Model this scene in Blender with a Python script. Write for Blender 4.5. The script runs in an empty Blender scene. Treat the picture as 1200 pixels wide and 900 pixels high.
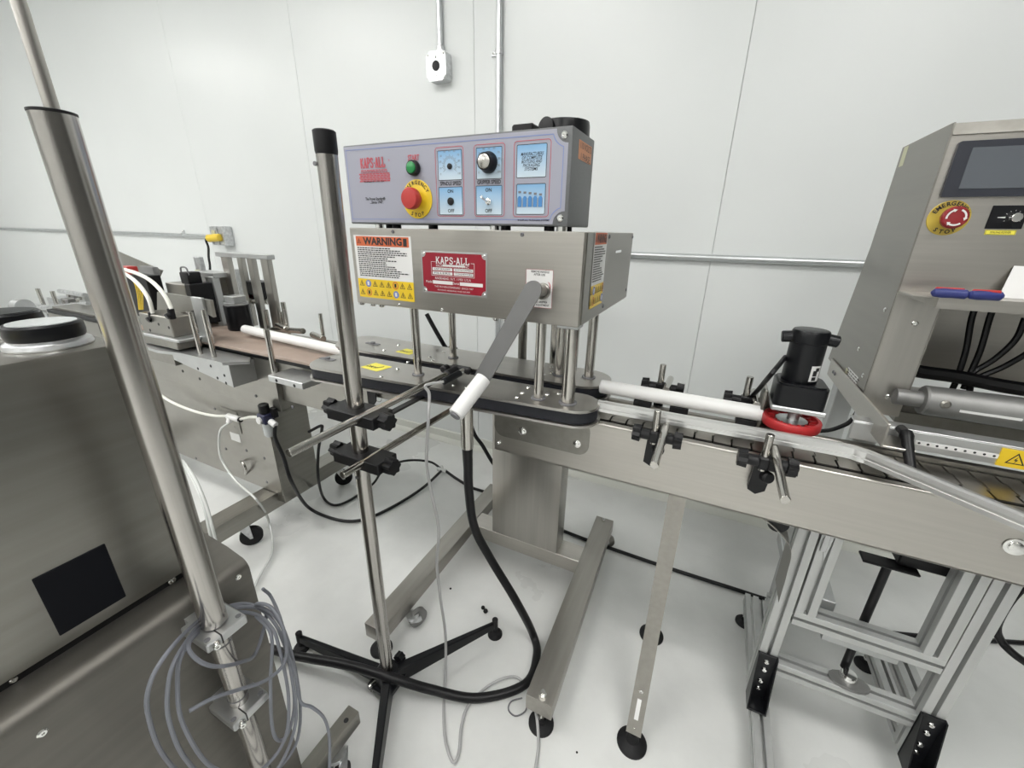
import bpy, bmesh, math, random
from mathutils import Vector, Matrix
random.seed(7)
S = bpy.context.scene
COL = S.collection
# ---------------------------------------------------------------- camera
FPX = 482.378
CAMZ = 1.35
PITCH, ROLL, YAW = math.radians(20.392), math.radians(-1.0673), math.radians(25.5202)
def cam_axes():
    cy, sy, cp, sp = math.cos(YAW), math.sin(YAW), math.cos(PITCH), math.sin(PITCH)
    f = Vector((-sy*cp, cy*cp, -sp)); rt = Vector((cy, sy, 0)); dn = f.cross(rt)
    cr, sr = math.cos(ROLL), math.sin(ROLL)
    return cr*rt + sr*dn, -sr*rt + cr*dn, f
RT, DN, FW = cam_axes()
cam_data = bpy.data.cameras.new('camera'); cam = bpy.data.objects.new('camera', cam_data); COL.objects.link(cam)
cam.matrix_world = Matrix(((RT.x, -DN.x, -FW.x, 0), (RT.y, -DN.y, -FW.y, 0), (RT.z, -DN.z, -FW.z, CAMZ), (0, 0, 0, 1)))
cam_data.sensor_width = 36; cam_data.lens = FPX/1200*36; cam_data.clip_start = 0.02
S.camera = cam
# measured picture positions on known planes of the room (measuring aid)
def ray(u, v): return RT*((u-600)/FPX) + DN*((v-450)/FPX) + FW
def onz(u, v, z): d = ray(u, v); t = (z-CAMZ)/d.z; return Vector((d.x*t, d.y*t, z))
def ony(u, v, y): d = ray(u, v); t = y/d.y; return Vector((d.x*t, y, CAMZ+d.z*t))
def onx(u, v, x): d = ray(u, v); t = x/d.x; return Vector((x, d.y*t, CAMZ+d.z*t))
# ---------------------------------------------------------------- world, exposure
W = bpy.data.worlds.new('world'); S.world = W; W.use_nodes = True
W.node_tree.nodes['Background'].inputs[0].default_value = (0.8, 0.85, 0.9, 1)
W.node_tree.nodes['Background'].inputs[1].default_value = 0.05
S.view_settings.view_transform = 'Standard'; S.view_settings.look = 'None'
S.view_settings.gamma = 1.0; S.view_settings.use_curve_mapping = False
S.view_settings.exposure = 0.42
LAMP_STRENGTH = 11.0
LAMP_SPOTS = [(x, y) for y in (-4.2, -2.0, -0.1) for x in (-6.2, -3.8, -1.4, 1.0)]
# ---------------------------------------------------------------- materials
def node_mat(name):
    m = bpy.data.materials.new(name); m.use_nodes = True
    nt = m.node_tree; return m, nt, nt.nodes['Principled BSDF']
def mat(name, col, rough=0.5, metal=0.0, var=0.0, scale=8.0, stretch=(1, 1, 1), bump=0.0, rvar=0.0, coat=0.0, emit=None, estr=0.0, trans=0.0, dirt=None, dirt_amt=0.0, dirt_scale=3.0, spec=0.5):
    m, nt, b = node_mat(name)
    N, L = nt.nodes, nt.links
    b.inputs['Base Color'].default_value = (*col, 1); b.inputs['Roughness'].default_value = rough; b.inputs['Metallic'].default_value = metal
    b.inputs['Specular IOR Level'].default_value = spec
    if coat: b.inputs['Coat Weight'].default_value = coat
    if trans: b.inputs['Transmission Weight'].default_value = trans
    if emit: b.inputs['Emission Color'].default_value = (*emit, 1); b.inputs['Emission Strength'].default_value = estr
    if var or bump or rvar or dirt:
        tc = N.new('ShaderNodeTexCoord'); mp = N.new('ShaderNodeMapping'); mp.inputs['Scale'].default_value = stretch
        L.new(tc.outputs['Object'], mp.inputs['Vector'])
        nz = N.new('ShaderNodeTexNoise'); nz.inputs['Scale'].default_value = scale; nz.inputs['Detail'].default_value = 5
        L.new(mp.outputs[0], nz.inputs['Vector'])
        colout = None
        if var:
            r = N.new('ShaderNodeValToRGB')
            lo = tuple(max(0, c*(1-var)) for c in col); hi = tuple(min(1, c*(1+var)) for c in col)
            r.color_ramp.elements[0].position = .3; r.color_ramp.elements[1].position = .7
            r.color_ramp.elements[0].color = (*lo, 1); r.color_ramp.elements[1].color = (*hi, 1)
            L.new(nz.outputs['Fac'], r.inputs[0]); colout = r.outputs[0]
        if dirt:
            n2 = N.new('ShaderNodeTexNoise'); n2.inputs['Scale'].default_value = dirt_scale; n2.inputs['Detail'].default_value = 7; n2.inputs['Roughness'].default_value = .62
            L.new(tc.outputs['Object'], n2.inputs['Vector'])
            r2 = N.new('ShaderNodeValToRGB'); r2.color_ramp.elements[0].position = .42; r2.color_ramp.elements[1].position = .8
            r2.color_ramp.elements[0].color = (0, 0, 0, 1); r2.color_ramp.elements[1].color = (dirt_amt,)*3 + (1,)
            L.new(n2.outputs['Fac'], r2.inputs[0])
            mx = N.new('ShaderNodeMix'); mx.data_type = 'RGBA'
            L.new(r2.outputs[0], mx.inputs['Factor'])
            if colout: L.new(colout, mx.inputs['A'])
            else: mx.inputs['A'].default_value = (*col, 1)
            mx.inputs['B'].default_value = (*dirt, 1); colout = mx.outputs['Result']
        if colout: L.new(colout, b.inputs['Base Color'])
        if rvar:
            mr = N.new('ShaderNodeMapRange'); mr.inputs['To Min'].default_value = max(.02, rough-rvar); mr.inputs['To Max'].default_value = min(1, rough+rvar)
            L.new(nz.outputs['Fac'], mr.inputs['Value']); L.new(mr.outputs[0], b.inputs['Roughness'])
        if bump:
            bp = N.new('ShaderNodeBump'); bp.inputs['Strength'].default_value = bump; bp.inputs['Distance'].default_value = .002
            L.new(nz.outputs['Fac'], bp.inputs['Height']); L.new(bp.outputs[0], b.inputs['Normal'])
    return m
M = {}
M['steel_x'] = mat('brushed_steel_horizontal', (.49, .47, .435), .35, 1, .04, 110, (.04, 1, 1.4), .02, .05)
M['steel_v'] = mat('brushed_steel_vertical', (.44, .425, .395), .33, 1, .08, 40, (1, 1, .05), .05, .08)
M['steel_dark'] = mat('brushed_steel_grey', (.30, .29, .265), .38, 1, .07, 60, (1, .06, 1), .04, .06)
M['steel_base'] = mat('rough_steel_sheet', (.22, .21, .19), .55, 1, .08, 60, (1, .06, 1), .04, .05)
M['steel_beam'] = mat('brushed_steel_warm', (.37, .355, .325), .4, 1, .06, 60, (1, .05, 1), .03, .05)
M['steel_lab'] = mat('worn_steel_sheet', (.33, .32, .295), .36, 1, .06, 30, (.1, 1, 1), .04, .08, dirt=(.48, .46, .42), dirt_amt=.35, dirt_scale=5)
M['rod'] = mat('polished_rod', (.50, .485, .455), .2, 1, .03, 50, (1, 1, .03), 0, .03)
M['pole'] = mat('satin_tube', (.48, .46, .435), .22, 1, .04, 60, (1, 1, .02), 0, .04)
M['plate'] = mat('ground_plate', (.46, .445, .42), .36, 1, .1, 18, (.4, 1, 1), .03, .1)
M['alu'] = mat('anodised_aluminium', (.52, .53, .53), .38, .9, .04, 30, (1, 1, 1), .02, .05)
M['railalu'] = mat('bright_rail_aluminium', (.66, .66, .65), .3, .75, .03, 30)
M['extr'] = mat('extruded_aluminium', (.52, .53, .52), .42, .55, .04, 30, (1, 1, .1), .02, .05)
M['zinc2'] = mat('dull_cast_metal', (.25, .25, .245), .5, .7, .08, 30)
M['zinc'] = mat('zinc_plate', (.62, .63, .64), .36, 1, .18, 60, (1, 1, 1), .05, .1)
M['galv'] = mat('galvanised_tube', (.62, .64, .65), .33, .85, .06, 20, (1, 1, 1), 0, .05)
M['chrome'] = mat('bright_screw', (.8, .8, .78), .15, 1)
M['chain'] = mat('chain_steel', (.42, .40, .365), .33, 1, .12, 25, (1, .3, 1), .04, .1)
M['black'] = mat('black_plastic', (.008, .008, .009), .42, 0, .2, 30, spec=.32)
M['blackm'] = mat('black_paint', (.006, .0065, .008), .32, 0, .15, 20, spec=.3)
M['rubber'] = mat('black_rubber', (.010, .010, .011), .6, 0, .2, 60, bump=.1, spec=.3)
M['hose'] = mat('black_hose', (.008, .008, .009), .4, 0, .1, 40, spec=.3)
M['beltblk'] = mat('black_belt', (.008, .009, .014), .6, 0, .2, 80)
M['brown'] = mat('brown_belt', (.33, .255, .21), .5, 0, .10, 30, (.2, 1, 1), .03, .1, dirt=(.42, .355, .305), dirt_amt=.8, dirt_scale=9)
M['white'] = mat('white_plastic', (.76, .76, .75), .35, 0, .02, 10)
M['whitetube'] = mat('white_air_tube', (.78, .78, .72), .35, 0, .02, 10)
M['cleartube'] = mat('milky_air_tube', (.62, .64, .62), .2, 0, .03, 10, coat=.3)
M['greycable'] = mat('grey_cable', (.20, .21, .24), .45, 0, .06, 20)
M['greycable2'] = mat('pale_grey_cable', (.42, .42, .42), .45, 0, .06, 20)
M['encl'] = mat('grey_powder_coat', (.125, .13, .133), .45, 0, .05, 200, bump=.05)
M['decal'] = mat('lavender_grey_decal', (.30, .305, .36), .4, 0, .01, 5)
M['maroon'] = mat('dark_red_button', (.24, .018, .022), .35)
M['red'] = mat('red_button', (.42, .035, .03), .32, 0, .05, 30)
M['redwheel'] = mat('red_polyurethane', (.42, .022, .025), .4, 0, .06, 40)
M['redprint'] = mat('red_print', (.44, .075, .095), .5)
M['redplate'] = mat('red_enamel', (.26, .008, .022), .35)
M['green'] = mat('green_button', (.012, .22, .055), .3)
M['yellow'] = mat('yellow_print', (.72, .50, .02), .4)
M['yellowdull'] = mat('dull_gold_print', (.46, .34, .05), .45)
M['yellowlab'] = mat('yellow_sticker', (.80, .72, .08), .5)
M['plug'] = mat('yellow_plug', (.80, .58, .05), .4)
M['orange'] = mat('orange_print', (.55, .12, .04), .5)
M['peach'] = mat('peach_sticker', (.60, .27, .14), .5)
M['paper'] = mat('white_label', (.68, .68, .67), .45)
M['ink'] = mat('black_ink', (.015, .015, .017), .5)
M['greyink'] = mat('grey_ink', (.16, .16, .17), .5)
M['blueink'] = mat('blue_line', (.16, .22, .48), .5)
M['bluebottle'] = mat('blue_bottle_print', (.05, .20, .46), .5)
M['blue'] = mat('blue_grip', (.02, .03, .16), .5, 0, .1, 40)
M['navy'] = mat('navy_plastic', (.018, .02, .055), .4)
M['screen'] = mat('dark_screen', (.10, .11, .125), .12, 0, .04, 4)
M['bezel'] = mat('screen_bezel', (.022, .025, .035), .4)
M['darkglass'] = mat('dark_window', (.003, .0035, .006), .5, spec=.15)
M['graypaint'] = mat('grey_arm_paint', (.19, .19, .19), .4, .3, .03, 30)
M['cream'] = mat('aged_cream_label', (.60, .60, .42), .5)
M['bowl'] = mat('clear_bowl', (.55, .58, .58), .1, 0, coat=.5)
# pale blue gradient boxes on the panel: printed ink running from blue at the top to white
def blue_box():
    m, nt, b = node_mat('pale_blue_print'); N, L = nt.nodes, nt.links
    tc = N.new('ShaderNodeTexCoord'); sp = N.new('ShaderNodeSeparateXYZ'); r = N.new('ShaderNodeValToRGB')
    L.new(tc.outputs['Generated'], sp.inputs[0]); L.new(sp.outputs['Z'], r.inputs[0])
    r.color_ramp.elements[0].color = (.50, .59, .65, 1); r.color_ramp.elements[1].color = (.17, .36, .58, 1)
    L.new(r.outputs[0], b.inputs['Base Color']); b.inputs['Roughness'].default_value = .4
    return m
M['bluebox'] = blue_box()
M['wall'] = mat('white_wall_panel', (.72, .745, .74), .32, 0, .012, 2.0, (1, 1, 1), .02, .06)
M['wallside'] = mat('side_wall_paint', (.62, .63, .62), .6)
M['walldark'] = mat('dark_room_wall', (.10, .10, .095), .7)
M['ceil'] = mat('ceiling_panel', (.66, .67, .66), .7)
M['floor'] = mat('grey_epoxy_floor', (.71, .72, .705), .30, 0, .06, 2.2, (1, 1, 1), .04, .1, dirt=(.50, .505, .49), dirt_amt=.6, dirt_scale=2.0)
M['base'] = mat('pale_base_trim', (.66, .67, .62), .4)
M['lamp'] = mat('lamp_diffuser', (.9, .9, .9), .5, emit=(1.0, .985, .96), estr=LAMP_STRENGTH)
# ---------------------------------------------------------------- mesh builder
def V3(p): return Vector(p)
class MB:
    def __init__(self): self.bm = bmesh.new(); self.mi = 0
    def mat(self, i): self.mi = i; return self
    def _f(self, vs):
        try:
            f = self.bm.faces.new(vs); f.material_index = self.mi; return f
        except ValueError: return None
    def hexa(self, p, bev=0.0, seg=1):
        vs = [self.bm.verts.new(q) for q in p]
        fs = [self._f([vs[i] for i in q]) for q in ((0, 3, 2, 1), (4, 5, 6, 7), (0, 1, 5, 4), (1, 2, 6, 5), (2, 3, 7, 6), (3, 0, 4, 7))]
        if bev:
            es = {e for f in fs for e in f.edges}
            r = bmesh.ops.bevel(self.bm, geom=list(es), offset=bev, segments=seg, profile=.6, affect='EDGES', clamp_overlap=True)
            for f in r['faces']: f.material_index = self.mi
        return self
    def box(self, x0, x1, y0, y1, z0, z1, bev=0.0, seg=1):
        if x0 > x1: x0, x1 = x1, x0
        if y0 > y1: y0, y1 = y1, y0
        if z0 > z1: z0, z1 = z1, z0
        return self.hexa([(x0, y0, z0), (x1, y0, z0), (x1, y1, z0), (x0, y1, z0), (x0, y0, z1), (x1, y0, z1), (x1, y1, z1), (x0, y1, z1)], bev, seg)
    def bar(self, a, b, w, h, up=(0, 0, 1), bev=0.0):
        a, b = V3(a), V3(b); d = (b-a).normalized(); u = V3(up); s = d.cross(u).normalized(); u = s.cross(d).normalized()
        s *= w/2; u *= h/2
        return self.hexa([a-s-u, a+s-u, b+s-u, b-s-u, a-s+u, a+s+u, b+s+u, b-s+u], bev)
    def prism(self, pts, vec):
        vec = V3(vec); a = [self.bm.verts.new(V3(p)) for p in pts]; b = [self.bm.verts.new(V3(p)+vec) for p in pts]
        n = len(pts); self._f(a[::-1]); self._f(b)
        for i in range(n): self._f([a[i], a[(i+1) % n], b[(i+1) % n], b[i]])
        return self
    def lathe(self, prof, p0, axis=(0, 0, 1), seg=24, cap=True):
        p0 = V3(p0); ax = V3(axis).normalized(); t = Vector((1, 0, 0)) if abs(ax.x) < .9 else Vector((0, 1, 0))
        s = ax.cross(t).normalized(); u = ax.cross(s)
        rings = []
        for r, h in prof:
            rings.append([self.bm.verts.new(p0+ax*h+(s*math.cos(2*math.pi*i/seg)+u*math.sin(2*math.pi*i/seg))*max(r, 1e-5)) for i in range(seg)])
        for a, b in zip(rings, rings[1:]):
            for i in range(seg): self._f([a[i], a[(i+1) % seg], b[(i+1) % seg], b[i]])
        if cap: self._f(rings[0][::-1]); self._f(rings[-1])
        return self
    def cyl(self, a, b, r, seg=20, r2=None, bev=0.0):
        a, b = V3(a), V3(b); L = (b-a).length; r2 = r if r2 is None else r2
        prof = [(r, 0), (r2, L)] if not bev else [(r-bev, 0), (r, bev), (r2, L-bev), (r2-bev, L)]
        return self.lathe(prof, a, b-a, seg)
    def tube(self, pts, r, seg=10, sub=6, cap=True):
        P = smooth(pts, sub) if sub else [V3(p) for p in pts]
        rad = r if isinstance(r, (list, tuple)) else None
        n = len(P); prev = None; rings = []
        for i, p in enumerate(P):
            d = (P[min(i+1, n-1)]-P[max(i-1, 0)]).normalized()
            if prev is None:
                t = Vector((0, 0, 1)) if abs(d.z) < .9 else Vector((1, 0, 0)); s = d.cross(t).normalized()
            else:
                s = prev - d*prev.dot(d); s.normalize()
            prev = s; u = d.cross(s)
            rr = r if rad is None else rad[0]+(rad[1]-rad[0])*i/(n-1)
            rings.append([self.bm.verts.new(p+(s*math.cos(2*math.pi*k/seg)+u*math.sin(2*math.pi*k/seg))*rr) for k in range(seg)])
        for a, b in zip(rings, rings[1:]):
            for k in range(seg): self._f([a[k], a[(k+1) % seg], b[(k+1) % seg], b[k]])
        if cap: self._f(rings[0][::-1]); self._f(rings[-1])
        return self
    def poly(self, pts): self._f([self.bm.verts.new(V3(p)) for p in pts]); return self
    def build(self, name, mats, parent=None, origin=None, angle=35):
        me = bpy.data.meshes.new(name)
        bmesh.ops.recalc_face_normals(self.bm, faces=self.bm.faces[:])
        off = world_loc(parent) if parent else V3(origin) if origin is not None else None
        if off is None:
            vs = [v.co for v in self.bm.verts]
            off = Vector(((min(v.x for v in vs)+max(v.x for v in vs))/2, (min(v.y for v in vs)+max(v.y for v in vs))/2, min(v.z for v in vs)))
        for v in self.bm.verts: v.co -= off
        self.bm.to_mesh(me); self.bm.free()
        for m in (mats if isinstance(mats, (list, tuple)) else [mats]): me.materials.append(M[m])
        for p in me.polygons: p.use_smooth = True
        me.set_sharp_from_angle(angle=math.radians(angle))
        o = bpy.data.objects.new(name, me); COL.objects.link(o)
        if parent: o.parent = parent
        else: o.location = off
        return o
def world_loc(o):
    p = Vector((0, 0, 0))
    while o: p += o.location; o = o.parent
    return p
def smooth(pts, sub):
    P = [V3(p) for p in pts]; out = []
    for i in range(len(P)-1):
        p0 = P[i-1] if i else P[i]*2-P[i+1]; p1, p2 = P[i], P[i+1]; p3 = P[i+2] if i+2 < len(P) else P[i+1]*2-P[i]
        for k in range(sub):
            t = k/sub
            out.append(.5*((2*p1)+(-p0+p2)*t+(2*p0-5*p1+4*p2-p3)*t*t+(-p0+3*p1-3*p2+p3)*t**3))
    out.append(P[-1]); return out
def thing(name, label, cat, loc, group=None):
    o = bpy.data.objects.new(name, None); o.empty_display_size = .05; COL.objects.link(o); o.location = loc
    return tag(o, label, cat, group)
def tag(o, label, cat, group=None):
    o['label'] = label; o['category'] = cat
    if group: o['group'] = group
    return o
def struct(o): o['kind'] = 'structure'; return o
def part_label(o, l): o['label'] = l; return o
# lettering: flat text meshes on a plane (origin, right, up)
def text_into(mb, body, o, r, u, size, width=None, lift=.0006, bold=0.0, shear=0.0, align='CENTER'):
    cu = bpy.data.curves.new('t', 'FONT'); cu.body = body; cu.size = 1; cu.align_x = align; cu.align_y = 'CENTER'; cu.offset = bold; cu.shear = shear
    cu.resolution_u = 2
    ob = bpy.data.objects.new('t', cu); COL.objects.link(ob)
    dg = bpy.context.evaluated_depsgraph_get(); dg.update()
    me = bpy.data.meshes.new_from_object(ob.evaluated_get(dg))
    bpy.data.objects.remove(ob); bpy.data.curves.remove(cu)
    o, r, u = V3(o), V3(r).normalized(), V3(u).normalized(); n = r.cross(u)
    xs = [v.co.x for v in me.vertices]; sx = 1.0
    if width and xs: sx = width/((max(xs)-min(xs))*size)
    vs = [mb.bm.verts.new(o+r*v.co.x*size*sx+u*v.co.y*size+n*lift) for v in me.vertices]
    for p in me.polygons: mb._f([vs[i] for i in p.vertices])
    bpy.data.meshes.remove(me); return mb
def text(body, o, r, u, size, m, parent, name='lettering', **k): return text_into(MB(), body, o, r, u, size, **k).build(name, m, parent)
def arc_into(mb, body, c, r, u, rad, a0, a1, size, top=True, bold=.02):
    n = len(body); c, r, u = V3(c), V3(r).normalized(), V3(u).normalized()
    for i, ch in enumerate(body):
        a = math.radians(a0+(a1-a0)*i/(n-1)); d = r*math.cos(a)+u*math.sin(a); tan = (r*math.sin(a)-u*math.cos(a))
        text_into(mb, ch, c+d*rad, tan if top else -tan, d if top else -d, size, bold=bold)
    return mb
def rect_on(mb, o, r, u, x0, x1, y0, y1, lift=.0004):
    o, r, u = V3(o), V3(r), V3(u); n = r.cross(u)
    mb.poly([o+r*x0+u*y0+n*lift, o+r*x1+u*y0+n*lift, o+r*x1+u*y1+n*lift, o+r*x0+u*y1+n*lift])
def rrect_pts(x0, x1, y0, y1, rad, n=4):
    out = []
    for cx, cy, a in ((x1-rad, y0+rad, -90), (x1-rad, y1-rad, 0), (x0+rad, y1-rad, 90), (x0+rad, y0+rad, 180)):
        for i in range(n+1):
            t = math.radians(a+90*i/n); out.append((cx+rad*math.cos(t), cy+rad*math.sin(t)))
    return out
def ring_on(mb, o, r, u, pts, w, lift=.0005):
    o, r, u = V3(o), V3(r), V3(u); n = r.cross(u); k = len(pts)
    cx = sum(p[0] for p in pts)/k; cy = sum(p[1] for p in pts)/k
    def inner(i):
        a, b, c = Vector(pts[i-1]), Vector(pts[i]), Vector(pts[(i+1) % k])
        d1 = (b-a); d2 = (c-b); t = (d1.normalized() if d1.length > 1e-9 else d2.normalized())+(d2.normalized() if d2.length > 1e-9 else d1.normalized())
        t.normalize(); nn = Vector((-t.y, t.x)); 
        return b+nn*w
    for i in range(k):
        j = (i+1) % k; a, b = pts[i], pts[j]; c, d = inner(j), inner(i)
        mb.poly([o+r*q[0]+u*q[1]+n*lift for q in (a, b, c, d)])
def disc_on(mb, o, r, u, rad, lift=.0005, seg=24, inner=0):
    o, r, u = V3(o), V3(r), V3(u); n = r.cross(u)
    if not inner: mb.poly([o+n*lift+(r*math.cos(2*math.pi*i/seg)+u*math.sin(2*math.pi*i/seg))*rad for i in range(seg)])
    else:
        for i in range(seg):
            a, b = 2*math.pi*i/seg, 2*math.pi*(i+1)/seg
            mb.poly([o+n*lift+(r*math.cos(t)+u*math.sin(t))*q for t, q in ((a, rad), (b, rad), (b, inner), (a, inner))])
def screw(p, axis, r, m, parent, name='screw', h=.003):
    return MB().lathe([(r, 0), (r, h*.5), (r*.7, h), (r*.3, h), (r*.3, h*.4)], p, axis, 12, True).build(name, m, parent)
def serif_text(s, o, r, u, hgt, width, m, parent):
    # slab-serif capitals drawn from strokes
    G = {'K': [(.15, 0, .15, 1), (.15, .4, .8, 1), (.35, .55, .85, 0), 's', (0, 0, .35, 0), (0, 1, .35, 1), (.6, 1, .95, 1), (.65, 0, 1, 0)],
         'A': [(.15, 0, .5, 1), (.5, 1, .85, 0), (.27, .33, .73, .33), 's', (0, 0, .32, 0), (.68, 0, 1, 0), (.3, 1, .55, 1)],
         'P': [(.2, 0, .2, 1), (.2, 1, .65, 1), (.65, 1, .82, .88), (.82, .88, .82, .62), (.82, .62, .65, .48), (.65, .48, .2, .48), 's', (0, 0, .45, 0), (0, 1, .3, 1)],
         'S': [(.8, .82, .65, .97), (.65, .97, .3, .97), (.3, .97, .16, .8), (.16, .8, .3, .56), (.3, .56, .68, .45), (.68, .45, .84, .22), (.84, .22, .68, .03), (.68, .03, .3, .03), (.3, .03, .15, .18), 's', (.82, .7, .82, 1), (.13, 0, .13, .3)],
         '-': [(.15, .45, .85, .45)],
         'L': [(.22, 0, .22, 1), (.22, .03, .85, .03), (.85, .03, .88, .3), 's', (0, 0, .45, 0), (0, 1, .45, 1)]}
    wid = {'-': .5}; tot = sum(wid.get(c, 1.0) for c in s); cw = width/tot
    o, r, u = V3(o), V3(r).normalized(), V3(u).normalized(); n = r.cross(u); mb = MB(); x = -width/2; th = hgt*.085; k = 0
    for c in s:
        w = cw*wid.get(c, 1.0); ser = False
        for st in G[c]:
            if st == 's': ser = True; continue
            k += 1
            a = Vector((x+st[0]*w*.92, (st[1]-.5)*hgt)); b = Vector((x+st[2]*w*.92, (st[3]-.5)*hgt)); d = (b-a).normalized(); nn = Vector((-d.y, d.x))*(th*.55 if ser else th)
            mb.poly([o+r*q.x+u*q.y+n*(.0006+.00002*k) for q in (a-nn, b-nn, b+nn, a+nn)])
        x += w
    return mb.build('brand_lettering', m, parent)
# ================================================================ setting
YW = 2.07
struct(MB().box(-9, 4.2, -5.6, YW+.1, -.1, 0).build('floor', 'floor'))
def wall_back():
    xs = [-9.1, -3.66, -2.44, -1.222, -.035, 1.19, 2.4, 4.3]
    root = struct(MB().box(-9.1, 4.3, YW+.012, YW+.12, 0, 3.3).build('wall_back', 'wall'))
    for a, b in zip(xs, xs[1:]):
        MB().box(a+.0007, b-.0007, YW, YW+.012, .0, 3.3, .0015).build('wall_panel', 'wall', root)
wall_back()
struct(MB().box(-9.1, -9.0, -5.7, YW, 0, 3.3).build('wall_left', 'wallside'))
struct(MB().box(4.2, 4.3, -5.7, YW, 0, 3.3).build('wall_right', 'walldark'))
struct(MB().box(-9.0, 4.2, -5.7, -5.6, 0, 3.3).build('wall_front', 'wallside'))
struct(MB().box(-9.1, 4.3, -5.7, YW+.12, 3.3, 3.4).build('ceiling', 'ceil'))
mb = MB(); mb.prism([(-9, YW, 0), (-9, YW-.035, 0), (-9, YW-.03, .012), (-9, YW-.012, .03), (-9, YW-.01, .075), (-9, YW, .08)], (13.2, 0, 0))
struct(mb.build('baseboard_back', 'base'))
for i_, (x, y) in enumerate(LAMP_SPOTS):
    t = thing('ceiling_light', ('leftmost', 'second from left', 'second from right', 'rightmost')[i_ % 4]+' white panel light in the ceiling row '+('farthest from the wall', 'midway across the room', 'nearest the long white wall')[i_//4], 'ceiling light', (x, y, 3.27), 'ceiling panel lights')
    MB().box(x-.62, x+.62, y-.32, y+.32, 3.285, 3.3).build('frame', 'white', t)
    MB().box(x-.59, x+.59, y-.29, y+.29, 3.27, 3.285).build('diffuser', 'lamp', t)
# ================================================================ wall conduits and boxes
def conduit(label, a, b, r=.0135, clamp=None):
    a, b = V3(a), V3(b)
    t = thing('conduit_pipe', label, 'pipe', (a if a.z < b.z else b))
    MB().cyl(a, b, r, 16).build('tube', 'galv', t)
    for c in clamp or []:
        d = (b-a).normalized(); c = V3(c)
        mb = MB().cyl(c-d*.011, c+d*.011, r+.004, 16); e = Vector((0, 0, 1)).cross(Vector((0, 1, 0))) if abs(d.z) > .5 else Vector((0, 0, 1))
        mb.box(*(sorted((c.x-(.045 if abs(d.z) > .5 else .011), c.x+.011))), YW-.008, YW, *(sorted((c.z-.011, c.z+(.011 if abs(d.z) > .5 else .04)))), .001)
        k = mb.build('strap', 'zinc', t)
        MB().lathe([(.005, 0), (.005, .006), (.002, .009)], c+(Vector((-.033, 0, 0)) if abs(d.z) > .5 else Vector((0, 0, .03)))+Vector((0, YW-.008-c.y, 0)), (0, -1, 0), 10).build('screw', 'chrome', k)
yc = YW-.0175
conduit('galvanised conduit dropping down the wall into the steel outlet box', (-1.402, yc, 2.18), (-1.402, yc, 3.3))
conduit('tall galvanised conduit running down the wall behind the lavender control panel', (-1.078, yc, .6), (-1.078, yc, 3.3), clamp=[(-1.078, yc, 2.125)])
conduit('long horizontal conduit on the wall between capping machine and the tall steel machine', (-1.2, yc, 1.256), (2.6, yc, 1.256), .0135, clamp=[])
conduit('horizontal conduit on the wall running left from the box with the yellow plug', (-9, yc, 1.27), (-3.50, yc, 1.27), .0135, clamp=[(-4.0, yc, 1.27), (-6, yc, 1.27)])
def outlet_box():
    x0, x1, z0, z1 = -1.462, -1.350, 2.04, 2.16; y0 = YW-.055
    t = thing('outlet_box', 'square galvanised outlet box with round black socket high on wall', 'outlet', (-1.405, YW, z0))
    MB().prism([(x, y0+.004, z) for x, z in rrect_pts(x0, x1, z0, z1, .018, 2)], (0, .051, 0)).build('box_body', 'zinc', t)
    c = MB().prism([(x, y0, z) for x, z in rrect_pts(x0-.002, x1+.002, z0-.002, z1+.002, .022, 1)], (0, .004, 0)).build('cover_plate', 'zinc', t)
    cx, cz = (x0+x1)/2, (z0+z1)/2
    MB().lathe([(.021, 0), (.021, .003), (.018, .004)], (cx, y0, cz), (0, -1, 0), 24).build('socket', 'black', c)
    for dx, dz in ((0, .036), (0, -.036), (.045, -.047), (-.045, -.047), (.045, .047), (-.045, .047)):
        screw((cx+dx, y0, cz+dz), (0, -1, 0), .005, 'chrome', c)
    MB().cyl((-1.402, yc, z1-.002), (-1.402, yc, z1+.03), .019, 14, bev=.003).build('connector', 'zinc', t)
outlet_box()
def plug_box():
    t = thing('junction_box', 'small grey steel box on the wall with a yellow plug in its side', 'outlet', (-3.43, YW, 1.20))
    MB().box(-3.50, -3.36, YW-.075, YW, 1.205, 1.345, .006).build('box_body', 'zinc', t)
    MB().box(-3.505, -3.42, YW-.082, YW-.075, 1.21, 1.34, .003).build('cover_plate', 'zinc', t)
    for z in (1.30, 1.25): MB().box(-3.48, -3.44, YW-.088, YW-.082, z-.016, z+.016, .003).build('socket', 'cream', t)
plug_box()
p = ony(250, 278, 1.965); q0 = ony(243, 285, 1.96); q1 = ony(246, 318, 1.9)
t = thing('plug_cable', 'black power cord with yellow plug hanging from the wall box', 'cord', q1)
MB().cyl(p+Vector((-.05, -.012, -.01)), p+Vector((.055, .018, .0)), .027, 14, bev=.006).build('plug', 'plug', t)
MB().tube([p+Vector((-.05, -.012, -.01)), q0+Vector((-.01, 0, .02)), q0+Vector((0, 0, -.03)), (q0+q1)/2, q1, q1+Vector((.02, -.1, -.25))], .008).build('cable', 'hose', t)
# ================================================================ capping machine
CM = thing('capping_machine', 'steel capping machine with lavender control panel and red maker plate', 'machine', (-.55, 1.1, 0))
YP, YC = .893, .885
XL, XR, ZB, ZT = -.9215, -.303, 1.3610, 1.5475
R, U = Vector((1, 0, 0)), Vector((0, 0, 1))
enc = MB().box(XL, XR, YP, 1.052, ZB, ZT, .004, 2).build('control_enclosure', 'encl', CM)
part_label(enc, 'grey powder coated control enclosure with printed front')
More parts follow.
